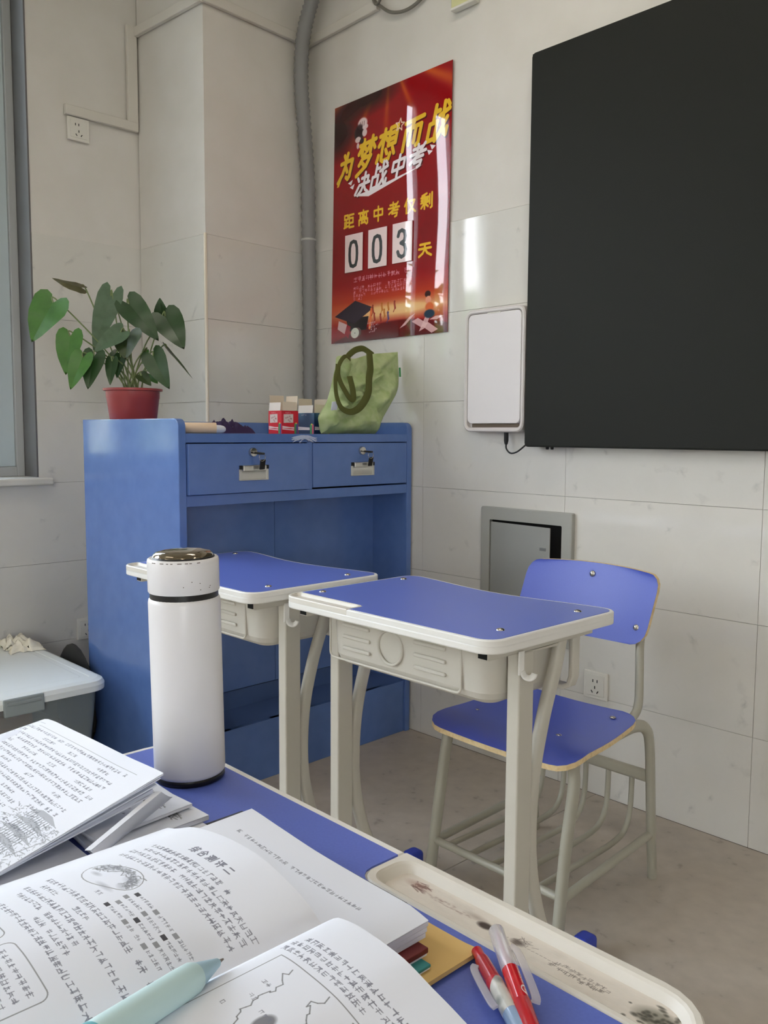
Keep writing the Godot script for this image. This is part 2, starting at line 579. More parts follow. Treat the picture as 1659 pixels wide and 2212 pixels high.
	M.clip_grey = mat(c8(138, 146, 146), 0.4)
	M.kraft = mat(c8(222, 186, 118), 0.8)
	M.glass = mat(Color(0.9, 0.95, 0.95, 0.06), 0.02)
	M.glass.transparency = BaseMaterial3D.TRANSPARENCY_ALPHA
	M.red_plastic = mat(c8(200, 22, 36), 0.25)
	M.clear_plastic = mat(Color(0.92, 0.90, 0.92, 0.35), 0.2)
	M.clear_plastic.transparency = BaseMaterial3D.TRANSPARENCY_ALPHA
	M.pen_blue = mat(c8(196, 224, 226), 0.45)
	M.pen_tip_blue = mat(c8(164, 200, 216), 0.35)
	M.board_black = mat(c8(38, 39, 36), 0.5)
	M.board_black.metallic_specular = 0.2
	M.maroon = mat(c8(112, 34, 34), 0.5)
	M.teal = mat(c8(50, 138, 140), 0.5)

# ---------------------------------------------------------------- entry
func _ready() -> void:
	rng.seed = 7
	var cam := Camera3D.new()
	cam.name = "camera"
	cam.transform = Transform3D(Basis(Vector3(0.6888, 0.0056, -0.7249), Vector3(-0.0695, 0.9959, -0.0583), Vector3(0.7216, 0.0905, 0.6863)).orthonormalized(), Vector3(0, 1.12, 2.285))
	cam.fov = 61.254
	cam.near = 0.02
	cam.far = 200.0
	add_child(cam)
	cam.current = true
	var sky_m := ProceduralSkyMaterial.new()
	sky_m.sky_top_color = c8(196, 212, 232)
	sky_m.sky_horizon_color = c8(250, 250, 248)
	sky_m.sky_curve = 0.25
	sky_m.ground_horizon_color = c8(200, 205, 195)
	sky_m.ground_bottom_color = c8(120, 130, 110)
	sky_m.energy_multiplier = SKY_ENERGY
	var sky := Sky.new()
	sky.sky_material = sky_m
	var env := Environment.new()
	env.background_mode = Environment.BG_SKY
	env.sky = sky
	env.ambient_light_source = Environment.AMBIENT_SOURCE_SKY
	env.tonemap_mode = Environment.TONE_MAPPER_LINEAR
	env.tonemap_exposure = EXPOSURE
	env.sdfgi_enabled = true
	env.ssao_enabled = true
	env.ssil_enabled = true
	var we := WorldEnvironment.new()
	we.name = "environment"
	we.environment = env
	add_child(we)
	make_materials()
	room()
	outside()
	wall_things()
	cabinet()
	cabinet_things()
	plant()
	storage_box()
	desks()
	chair()
	bottle()
	papers()
	pens()

const SKY_ENERGY := 26.0
const EXPOSURE := 0.80
const LAMP := 0.95

# ---------------------------------------------------------------- the room
const XL := -3.265
const XR := 4.2
const ZB := 7.4
const HC := 3.25
const WT := 2.97
const ROW := 0.3085

func tile_box(parent: Node, t: Transform3D, w: float, h: float, k: int) -> void:
	var s := new_st()
	box(s, t, Vector3(w - 0.0009, h - 0.0009, 0.009), 0.0006)
	obj("tile", s, M.wall_tile[k % 3], parent)

func plain(parent: Node, called: String, a: Vector3, b: Vector3, m: Material, r := 0.0) -> MeshInstance3D:
	var s := new_st()
	box(s, T((a.x + b.x) / 2, (a.y + b.y) / 2, (a.z + b.z) / 2), (b - a).abs(), r)
	return obj(called, s, m, parent)

func room() -> void:
	var floor_o := structure("floor", "beige matte stone tile floor with thin dark joints", "floor")
	plain(floor_o, "screed", Vector3(XL - 0.24, -0.2, -0.25), Vector3(XR + 0.24, -0.010, ZB + 0.24), M.floor_joint)
	for i in range(-3, 8):
		for j in range(-1, 10):
			var x0 := maxf(-1.435 + 1.2 * i, XL)
			var x1 := minf(-1.435 + 1.2 * (i + 1), XR)
			var z0 := maxf(1.2 * j, 0.0)
			var z1 := minf(1.2 * (j + 1), ZB)
			if x1 - x0 > 0.02 and z1 - z0 > 0.02:
				var s := new_st()
				box(s, T((x0 + x1) / 2, -0.005, (z0 + z1) / 2), Vector3(x1 - x0 - 0.002, 0.01, z1 - z0 - 0.002), 0.0007)
				obj("tile", s, M.floor_tile, floor_o)
	var ceil_o := structure("ceiling", "plain white painted ceiling above the classroom", "ceiling")
	plain(ceil_o, "slab", Vector3(XL - 0.24, HC, -0.25), Vector3(XR + 0.24, HC + 0.2, ZB + 0.24), M.plaster)
	var front := structure("wall_front", "wall behind the blackboard, glossy pale tiles below and plaster above", "wall")
	plain(front, "core", Vector3(XL - 0.24, 0, -0.25), Vector3(XR + 0.24, HC, -0.0085), M.grout)
	plain(front, "plaster", Vector3(XL, ROW * 6 + 0.001, -0.0088), Vector3(XR, HC, -0.003), M.plaster)
	var q := 0
	for r in 6:
		for c in range(-4, 9):
			var x0 := maxf(-0.956 + 0.62 * c, -2.87)
			var x1 := minf(-0.956 + 0.62 * (c + 1), XR)
			if x1 - x0 > 0.03:
				tile_box(front, T((x0 + x1) / 2, ROW * (r + 0.5), -0.0045), x1 - x0, ROW, q)
				q += 2 if c % 3 else 1
	# the left wall with its windows; each opening is [z0, z1]
	var left := structure("wall_left", "window wall, glossy pale tiles below and cream plaster above", "wall")
	var opens := [[0.98, 1.83], [2.45, 4.1], [4.75, 6.5]]
	var zz := 0.0
	for o in opens + [[ZB, ZB]]:
		plain(left, "pier", Vector3(XL - 0.24, 0.93, zz if zz > 0 else -0.01), Vector3(XL - 0.004, WT, o[0]), M.plaster)
		zz = o[1]
	plain(left, "lintel", Vector3(XL - 0.24, WT, -0.01), Vector3(XL - 0.004, HC, ZB), M.plaster)
	plain(left, "parapet", Vector3(XL - 0.24, 0, -0.01), Vector3(XL - 0.0088, 0.93, ZB), M.grout)
	var rot := Basis(Vector3.UP, PI / 2)
	for r in 6:
		var z := 0.53
		while z < (0.95 if r >= 3 else 7.3):
			var z1 := minf(z + 0.62, 0.98 if r >= 3 else ZB)
			var hh := ROW
			tile_box(left, Transform3D(rot, Vector3(XL - 0.0045, ROW * (r + 0.5), (z + z1) / 2)), z1 - z, hh, q)
			q += 1
			z = z1
	var right := structure("wall_right", "plain plastered wall on the corridor side", "wall")
	plain(right, "parapet", Vector3(XR, 0, -0.01), Vector3(XR + 0.24, 1.0, ZB), M.plaster)
	plain(right, "lintel", Vector3(XR, 2.6, -0.01), Vector3(XR + 0.24, HC, ZB), M.plaster)
	for e in [[-0.01, 4.4], [6.4, ZB]]:
		plain(right, "pier", Vector3(XR, 1.0, e[0]), Vector3(XR + 0.24, 2.6, e[1]), M.plaster)
	var kk := 3
	for e in [[4.4, 6.4]]:
		kk += 1
		var w := structure("window_%d" % kk, "corridor window in the right wall", "window")
		for z in [e[0], (e[0] + e[1]) / 2 - 0.03, e[1] - 0.06]:
			plain(w, "sash_stile", Vector3(XR + 0.08, 1.0, z), Vector3(XR + 0.14, 2.6, z + 0.06), M.frame_light, 0.003)
		for y in [1.0, 2.54]:
			for z in [e[0] + 0.06, (e[0] + e[1]) / 2 + 0.03]:
				plain(w, "sash_rail", Vector3(XR + 0.08, y, z), Vector3(XR + 0.14, y + 0.06, z + 0.91), M.frame_light, 0.003)
		for z in [e[0] + 0.06, (e[0] + e[1]) / 2 + 0.03]:
			plain(w, "pane", Vector3(XR + 0.107, 1.06, z), Vector3(XR + 0.113, 2.54, z + 0.91), M.glass)
	var gallery := structure("corridor", "open corridor gallery outside the right wall", "corridor")
	plain(gallery, "slab", Vector3(XR + 0.24, -0.2, -0.25), Vector3(XR + 2.3, -0.01, ZB + 0.24), M.plaster)
	plain(gallery, "soffit", Vector3(XR + 0.24, HC, -0.25), Vector3(XR + 2.3, HC + 0.2, ZB + 0.24), M.plaster)
	plain(gallery, "parapet", Vector3(XR + 2.1, -0.01, -0.25), Vector3(XR + 2.3, 1.1, ZB + 0.24), M.plaster)
	var back := structure("wall_back", "plain plastered wall at the rear of the classroom", "wall")
	plain(back, "plaster", Vector3(XL - 0.24, 0, ZB), Vector3(XR + 0.24, HC, ZB + 0.24), M.plaster)
	# the column in the corner
	var col := structure("wall_column", "square corner column, glossy tiles below and cream plaster above", "column")
	var p0 := Vector3(-2.862, 0, 0.0)
	var p1 := Vector3(-2.829, 0, 0.513)
	var p2 := Vector3(XL + 0.003, 0, 0.545)
	var s := new_st()
	var foot := PackedVector2Array([Vector2(p0.x - 0.009, 0.0), Vector2(p1.x - 0.009, p1.z - 0.009), Vector2(p2.x, p2.z - 0.009), Vector2(XL - 0.003, 0.0)])
	prism(s, Transform3D(), foot, 0.0, HC)
	obj("core", s, M.grout, col)
	s = new_st()
	foot = PackedVector2Array([Vector2(p0.x - 0.003, 0.0), Vector2(p1.x - 0.003, p1.z - 0.003), Vector2(p2.x, p2.z - 0.003), Vector2(XL - 0.003, 0.0)])
	prism(s, Transform3D(), foot, ROW * 6 + 0.001, HC)
	obj("plaster", s, M.plaster, col)
	for pair in [[p0, p1], [p1, p2]]:
		var a: Vector3 = pair[0]
		var b: Vector3 = pair[1]
		var d := (b - a).normalized()
		var n := d.cross(Vector3.UP) * -1.0
		if n.dot(Vector3(1, 0, 1)) < 0:
			n = -n
		var bs := Basis(Vector3.UP.cross(n).normalized(), Vector3.UP, n.normalized())
		for r in 6:
			var mid := (a + b) / 2 - n.normalized() * 0.0045
			tile_box(col, Transform3D(bs, Vector3(mid.x, ROW * (r + 0.5), mid.z)), a.distance_to(b) - 0.002, ROW, q)
			q += 1
	s = new_st()
	sweep(s, [Vector3(p1.x + 0.0005, 0.0, p1.z + 0.0005), Vector3(p1.x + 0.0005, ROW * 6 + 0.002, p1.z + 0.0005)], rrect(0.012, 0.012, 0.005, 3), Vector3(1, 0, 0))
	obj("corner_trim", s, mat(c8(236, 224, 204), 0.12, 0.0, 0.6), col)
	# windows
	var k := 0
	for o in opens:
		k += 1
		var w := structure("window_%d" % k, ["narrow grey framed window beside the potted plant", "wide grey framed window left of the front desk", "wide grey framed window at the rear of the window wall"][k - 1], "window")
		var z0: float = o[0]
		var z1: float = o[1]
		for z in [z0 + 0.003, z1 - 0.003]:
			plain(w, "jamb", Vector3(XL - 0.12, 0.948, z - 0.003), Vector3(XL - 0.001, WT, z + 0.003), M.frame_grey)
		plain(w, "head", Vector3(XL - 0.12, WT - 0.006, z0 + 0.006), Vector3(XL - 0.001, WT, z1 - 0.006), M.frame_grey)
		for z in [z0 + 0.006, z1 - 0.036]:
			plain(w, "frame_stile", Vector3(XL - 0.18, 0.948, z), Vector3(XL - 0.115, WT, z + 0.030), M.frame_light, 0.003)
		plain(w, "frame_rail", Vector3(XL - 0.18, 0.948, z0 + 0.036), Vector3(XL - 0.115, 0.985, z1 - 0.036), M.frame_light, 0.003)
		plain(w, "frame_rail", Vector3(XL - 0.18, WT - 0.045, z0 + 0.036), Vector3(XL - 0.115, WT - 0.006, z1 - 0.036), M.frame_light, 0.003)
		var a := z0 + 0.036
		var b := z1 - 0.036
		var sashes := [[a, b - (b - a) / 2, 0.055, 0.055], [b - (b - a) / 2, b, 0.055, 0.055]]
		if k == 1:
			sashes = [[a, 1.27, 0.095, 0.08], [1.27, 1.52, 0.08, 0.06], [1.52, b, 0.06, 0.03]]
		for sh in sashes:
			var c0: float = sh[0]
			var c1: float = sh[1]
			plain(w, "sash_stile", Vector3(XL - 0.165, 0.985, c0), Vector3(XL - 0.128, WT - 0.045, c0 + sh[2]), M.frame_blue, 0.003)
			plain(w, "sash_stile", Vector3(XL - 0.165, 0.985, c1 - sh[3]), Vector3(XL - 0.128, WT - 0.045, c1), M.frame_blue, 0.003)
			for y in [0.985, WT - 0.095]:
				plain(w, "sash_rail", Vector3(XL - 0.165, y, c0 + sh[2]), Vector3(XL - 0.128, y + 0.05, c1 - sh[3]), M.frame_blue, 0.003)
			plain(w, "pane", Vector3(XL - 0.149, 1.035, c0 + sh[2]), Vector3(XL - 0.143, WT - 0.095, c1 - sh[3]), M.glass)
		s = new_st()
		box(s, T(XL - 0.06, 0.934, (z0 + z1) / 2), Vector3(0.24, 0.028, z1 - z0 + 0.07), 0.008)
		obj("sill", s, M.sill, w)
	# ceiling lamps
	var panel := mat(c8(255, 252, 245), 0.4)
	panel.emission_enabled = true
	panel.emission = c8(255, 244, 231)
	panel.emission_energy_multiplier = 1.5
	for i in 3:
		for x in [-1.3, 1.6]:
			var z := 0.95 + 2.3 * i
			var lamp := thing("ceiling_light", "flat white ceiling light panel, %s along the %s row" % [["first", "second", "third"][i], "window side" if x < 0 else "corridor side"], "ceiling light", "ceiling light panels", Vector3(x, HC - 0.035, z))
			s = new_st()
			box(s, T(0, 0.0175, 0), Vector3(1.22, 0.035, 0.32), 0.004)
			obj("housing", s, M.plastic_white, lamp)
			s = new_st()
			box(s, T(0, -0.002, 0), Vector3(1.18, 0.004, 0.28), 0.001)
			obj("diffuser", s, panel, lamp)
			var al := AreaLight3D.new()
			al.name = "light"
			al.area_size = Vector2(1.18, 0.28)
			al.light_color = c8(255, 244, 231)
			al.light_energy = LAMP
			al.area_range = 14.0
			al.shadow_enabled = true
			al.transform = Transform3D(Basis(Vector3.RIGHT, -PI / 2), Vector3(0, -0.008, 0))
			lamp.add_child(al)

# ---------------------------------------------------------------- beyond the windows
func outside() -> void:
	var g := structure("ground", "grassy ground outside below the windows", "ground")
	plain(g, "lawn", Vector3(-80, -4.0, -40), Vector3(-3.6, -3.8, 60), mat(c8(124, 122, 104), 0.95))
	var leaf := new_st()
	f3(leaf, Vector3(-0.05, 0, 0), Vector3(0.05, 0, 0), Vector3(0, 0.14, 0.02), Vector3.BACK, Vector3.BACK, Vector3.BACK)
	f3(leaf, Vector3(-0.05, 0, 0), Vector3(0.05, 0, 0), Vector3(0, -0.12, 0.02), Vector3.BACK, Vector3.BACK, Vector3.BACK)
	var leaf_mesh := leaf.commit()
	var lm := mat(c8(92, 124, 62), 0.6)
	lm.backlight_enabled = true
	lm.backlight = c8(60, 90, 30)
	leaf_mesh.surface_set_material(0, lm)
	var spots := [Vector3(-9.5, 2.1, 7.2), Vector3(-8.4, 1.9, 3.4), Vector3(-10.5, 2.6, 11.0), Vector3(-11.0, 2.2, -1.5)]
	var says := ["leafy green tree outside the middle window", "leafy green tree outside the narrow window", "leafy green tree outside the rear window", "leafy green tree beyond the corner column"]
	for i in spots.size():
		var at: Vector3 = spots[i]
		var t := thing("tree", says[i], "tree", "trees outside the windows", Vector3(at.x, -3.8, at.z))
		var s := new_st()
		tube(s, spline([Vector3.ZERO, Vector3(0.1, 2.5, 0.05), Vector3(0.0, 4.2, 0.1), Vector3(0.1, at.y + 4.6, 0)], 5), 0.13, 10)
		obj("trunk", s, mat(c8(90, 74, 58), 0.9), t)
		var mm := MultiMesh.new()
		mm.transform_format = MultiMesh.TRANSFORM_3D
		mm.mesh = leaf_mesh
		mm.instance_count = 2200
		for n in 2200:
			var d := Vector3(rng.randfn(), rng.randfn(), rng.randfn()).normalized() * pow(rng.randf(), 0.4)
			var p := Vector3(d.x * 1.7, at.y + 3.6 + d.y * 1.5 + 0.3 * sin(d.x * 9.0), d.z * 1.9)
			mm.set_instance_transform(n, Transform3D(Basis.from_euler(Vector3(rng.randf() * TAU, rng.randf() * TAU, rng.randf() * TAU)) * 1.25, p))
		var mi := MultiMeshInstance3D.new()
		mi.name = "foliage"
		mi.multimesh = mm
		mi.set_meta("kind", "stuff")
		t.add_child(mi, true)

# ---------------------------------------------------------------- things on the walls
func socket(t: Transform3D, label: String, kind: int) -> void:
	var o := thing("wall_socket", label, "socket", "white wall sockets")
	o.transform = t
	var s := new_st()
	box(s, T(0, 0, 0.0045), Vector3(0.086, 0.086, 0.009), 0.003)
	obj("plate", s, M.plastic_white, o)
	s = new_st()
	box(s, T(0, 0, 0.0095), Vector3(0.064, 0.064, 0.003), 0.001)
	obj("face", s, M.plastic_white, o)
	var holes := [[0.0, 0.016, 0.0], [-0.013, 0.016, 0.0], [0.0, -0.008, 0.0], [-0.010, -0.022, 0.6], [0.010, -0.022, -0.6]]
	if kind == 1:
		holes = [[-0.007, 0.014, 0.0], [0.008, 0.014, 0.0], [0.0, -0.006, 0.0], [-0.010, -0.020, 0.6], [0.010, -0.020, -0.6]]
	for h in holes:
		s = new_st()
		box(s, TR(h[0], h[1], 0.011, 0, 0, h[2]), Vector3(0.003, 0.009, 0.0012))
		obj("pin_hole", s, M.black, o)

func wall_things() -> void:
	var left_b := Basis(Vector3.UP, PI / 2)
	# blackboard
	var board := thing("blackboard", "large matte black board with faint chalk smears on the right wall", "blackboard", "", Vector3(0, 0, 0))
	canvas(768, 700, c8(40, 41, 38))
	rng.seed = 21
	for i in 90:
		var a := Vector2(rng.randf_range(20, 520), rng.randf_range(10, 420))
		var ang := rng.randf_range(-0.6, 0.25)
		var ln := rng.randf_range(30, 150)
		var prev := a
		for k in 12:
			var nx := a + Vector2(cos(ang + k * 0.05), sin(ang + k * 0.05)) * ln * (k + 1) / 12.0
			pen(prev, nx, rng.randf_range(5.0, 18.0), c8(84, 86, 82), 0.022)
			prev = nx
	var bm := mat(Color.WHITE, 0.5)
	bm.metallic_specular = 0.22
	bm.albedo_texture = canvas_texture()
	var s := new_st()
	prism(s, Transform3D(Basis(Vector3.RIGHT, PI / 2), Vector3(-1.695 + 0.66, 1.68, 0.0)), rrect(1.32, 1.2, 0.012, 3), 0.012, 0.058, 0.002)
	obj("panel_body", s, M.board_black, board)
	s = new_st()
	box(s, T(-1.695 + 0.66, 1.68, 0.0592), Vector3(1.312, 1.192, 0.002), 0.0008)
	obj("writing_surface", s, bm, board)
	s = new_st()
	prism(s, Transform3D(Basis(Vector3.RIGHT, PI / 2), Vector3(-0.373 + 1.3, 1.68, 0.0)), rrect(2.6, 1.2, 0.012, 3), 0.012, 0.058, 0.002)
	obj("panel_body", s, M.board_black, board)
	for x in [-1.615, -1.597]:
		s = new_st()
		lathe(s, T(x, 1.0815, 0.045), [Vector2(0, -0.009), Vector2(0.004, -0.009), Vector2(0.005, -0.006), Vector2(0.005, 0.0)], 12)
		obj("foot", s, M.black, board)
	s = new_st()
	box(s, T(-1.0, 1.3, 0.0068), Vector3(1.2, 0.08, 0.0108))
	obj("bracket", s, M.black, board)
	# white wall device
	var dev := thing("wall_cabinet", "white rounded wall-mounted plastic case with a flat cover beside the blackboard", "wall case", "", Vector3(-1.837, 1.329, 0.0))
	var up := Basis(Vector3.RIGHT, PI / 2)
	s = new_st()
	var o0 := rrect(0.254, 0.405, 0.030, 5)
	prism(s, Transform3D(up, Vector3.ZERO), o0, 0.0, 0.030, 0.004)
	obj("shell", s, M.device, dev)
	s = new_st()
	var o1 := inset(o0, 0.0135)
	band(s, Transform3D(up, Vector3.ZERO), o0, 0.024, o0, 0.043)
	band(s, Transform3D(up, Vector3.ZERO), o0, 0.043, inset(o0, 0.004), 0.047)
	band(s, Transform3D(up, Vector3.ZERO), inset(o0, 0.004), 0.047, inset(o0, 0.010), 0.047)
	band(s, Transform3D(up, Vector3.ZERO), inset(o0, 0.010), 0.047, o1, 0.044)
	band(s, Transform3D(up, Vector3.ZERO), o1, 0.044, o1, 0.028, -1.0)
	obj("rim", s, M.device, dev)
	s = new_st()
	prism(s, Transform3D(up, Vector3(0.001, 0.0065, 0)), rrect(0.222, 0.361, 0.018, 5), 0.030, 0.046, 0.002)
	obj("cover", s, mat(c8(224, 219, 218), 0.5), dev)
	s = new_st()
	box(s, T(0.0, 0.186, 0.0465), Vector3(0.055, 0.004, 0.002), 0.0008)
	obj("finger_notch", s, M.plastic_white, dev)
	s = new_st()
	box(s, T(0, -0.181, 0.0305), Vector3(0.20, 0.012, 0.002))
	obj("slot", s, mat(c8(110, 96, 82), 0.7), dev)
	var cb := thing("power_cable", "short black cable looping from the white wall case to the blackboard", "cable")
	s = new_st()
	lathe(s, T(-1.795, 1.098, 0.024), [Vector2(0, -0.012), Vector2(0.005, -0.012), Vector2(0.0075, 0.0), Vector2(0.0075, 0.027), Vector2(0, 0.027)], 12)
	obj("plug", s, M.black, cb)
	s = new_st()
	tube(s, spline([Vector3(-1.795, 1.09, 0.024), Vector3(-1.792, 1.072, 0.026), Vector3(-1.772, 1.058, 0.03), Vector3(-1.745, 1.062, 0.032), Vector3(-1.715, 1.08, 0.034), Vector3(-1.690, 1.10, 0.034)], 6), 0.0028, 8)
	obj("wire", s, M.black, cb)
	poster()
	# recessed grey distribution box
	var db := thing("electrical_box", "grey metal distribution box set in the tiled wall, its door ajar", "electrical box", "", Vector3(-1.719, 0.66, 0.0))
	s = new_st()
	var f0 := rrect(0.366, 0.43, 0.004, 1)
	var f1 := rrect(0.292, 0.346, 0.003, 1)
	band(s, Transform3D(up, Vector3.ZERO), f0, 0.0, f0, 0.016)
	band(s, Transform3D(up, Vector3.ZERO), f0, 0.016, inset(f0, 0.003), 0.018)
	band(s, Transform3D(up, Vector3.ZERO), inset(f0, 0.003), 0.018, f1, 0.018)
	band(s, Transform3D(up, Vector3.ZERO), f1, 0.018, f1, 0.0015, -1.0)
	obj("frame", s, M.grey_box, db)
	s = new_st()
	box(s, T(0, 0, 0.0012), Vector3(0.296, 0.35, 0.002))
	obj("dark_interior", s, M.dark_hole, db)
	s = new_st()
	box(s, Transform3D(Basis(Vector3.UP, -0.10), Vector3(-0.146, 0, 0.012)) * T(0.134, -0.003, 0.0), Vector3(0.262, 0.336, 0.004), 0.0012)
	var door := obj("door", s, M.grey_door, db)
	s = new_st()
	box(s, Transform3D(Basis(Vector3.UP, -0.10), Vector3(-0.146, 0, 0.012)) * T(0.238, 0.095, 0.003), Vector3(0.026, 0.010, 0.003), 0.001)
	obj("label_plate", s, mat(c8(120, 122, 120), 0.4), door)
	socket(T(-1.442, 0.348, 0.0), "white socket on the tiled wall low behind the chair", 1)
	socket(Transform3D(left_b, Vector3(XL, 2.258, 0.793)), "white socket high on the window wall under the cable trunking", 0)
	socket(Transform3D(left_b, Vector3(XL, 0.343, 0.806)), "white socket low on the window wall behind the storage box", 0)
	# cable trunking
	var tr := thing("cable_trunking", "white square cable trunking running round the column and down to a socket", "trunking")
	for seg in [
		[Vector3(XL + 0.009, 2.321, 0.845), Vector3(XL + 0.009, 2.321, 0.55)],
		[Vector3(XL + 0.0105, 2.336, 0.571), Vector3(XL + 0.0105, 2.70, 0.571)],
		[Vector3(XL + 0.02, 2.68, 0.554), Vector3(-2.820, 2.68, 0.5215)],
		[Vector3(-2.820, 2.682, 0.5215), Vector3(-2.853, 2.682, 0.009)],
		[Vector3(-2.85, 2.682, 0.0085), Vector3(-2.44, 2.690, 0.0085)]]:
		s = new_st()
		var dirv: Vector3 = (seg[1] - seg[0]).normalized()
		sweep(s, seg, rrect(0.018, 0.036, 0.002, 1) if absf(dirv.y) < 0.5 else rrect(0.042, 0.018, 0.002, 1), Vector3.UP if absf(dirv.y) < 0.5 else Vector3(1, 0, 0), true, false)
		obj("channel", s, M.trunk, tr)
	# grey corrugated conduit
	var cd := thing("conduit_pipe", "grey corrugated conduit pipe standing in the room corner and bending away at the top", "conduit")
	var path := spline([Vector3(-2.8145, 1.02, 0.0325), Vector3(-2.8145, 1.3, 0.0325), Vector3(-2.8145, 1.60, 0.0325), Vector3(-2.814, 1.9, 0.038), Vector3(-2.810, 2.15, 0.046), Vector3(-2.808, 2.35, 0.066), Vector3(-2.815, 2.52, 0.074), Vector3(-2.800, 2.68, 0.072), Vector3(-2.745, 2.81, 0.064), Vector3(-2.66, 2.90, 0.055), Vector3(-2.57, 2.98, 0.05), Vector3(-2.52, 3.10, 0.05), Vector3(-2.51, 3.249, 0.05)], 30)
	var sc := []
	for i in path.size():
		sc.append(1.0 + 0.10 * sin(i * TAU / 4.0 + 0.4))
	s = new_st()
	sweep(s, path, circle(0.0275, 16), Vector3(1, 0, 0), true, true, sc)
	obj("hose", s, M.conduit, cd)
	s = new_st()
	lathe(s, T(-2.814, 1.893, 0.038), [Vector2(0.028, 0), Vector2(0.031, 0.001), Vector2(0.031, 0.008), Vector2(0.028, 0.009)], 20)
	obj("cable_tie", s, mat(c8(190, 190, 186), 0.4), cd)
	var gc := thing("loose_cable", "thin grey cable drooping from the trunking end above the poster", "cable")
	s = new_st()
	tube(s, spline([Vector3(-2.425, 3.249, 0.02), Vector3(-2.43, 2.95, 0.02), Vector3(-2.44, 2.80, 0.02), Vector3(-2.452, 2.715, 0.018), Vector3(-2.41, 2.668, 0.016), Vector3(-2.357, 2.634, 0.014), Vector3(-2.286, 2.620, 0.012), Vector3(-2.213, 2.634, 0.012), Vector3(-2.14, 2.68, 0.012), Vector3(-2.10, 2.78, 0.012), Vector3(-2.085, 3.0, 0.012), Vector3(-2.08, 3.249, 0.012)], 8), 0.006, 8)
	obj("wire", s, M.cable, gc)
	s = new_st()
	tube(s, spline([Vector3(-2.46, 2.72, 0.020), Vector3(-2.435, 2.685, 0.024), Vector3(-2.405, 2.70, 0.026), Vector3(-2.405, 2.76, 0.024)], 6), 0.005, 8)
	obj("coil", s, M.cable, gc)
	var yb := thing("wall_box", "pale yellow plastic box high on the wall between poster and blackboard", "wall box", "", Vector3(-2.012, 2.60, 0.0))
	s = new_st()
	box(s, T(0, 0, 0.012), Vector3(0.105, 0.125, 0.024), 0.004)
	obj("case", s, mat(c8(214, 212, 160), 0.5), yb)
	s = new_st()
	box(s, T(0, -0.0585, 0.013), Vector3(0.107, 0.010, 0.026), 0.003)
	obj("bottom_edge", s, M.plastic_white, yb)

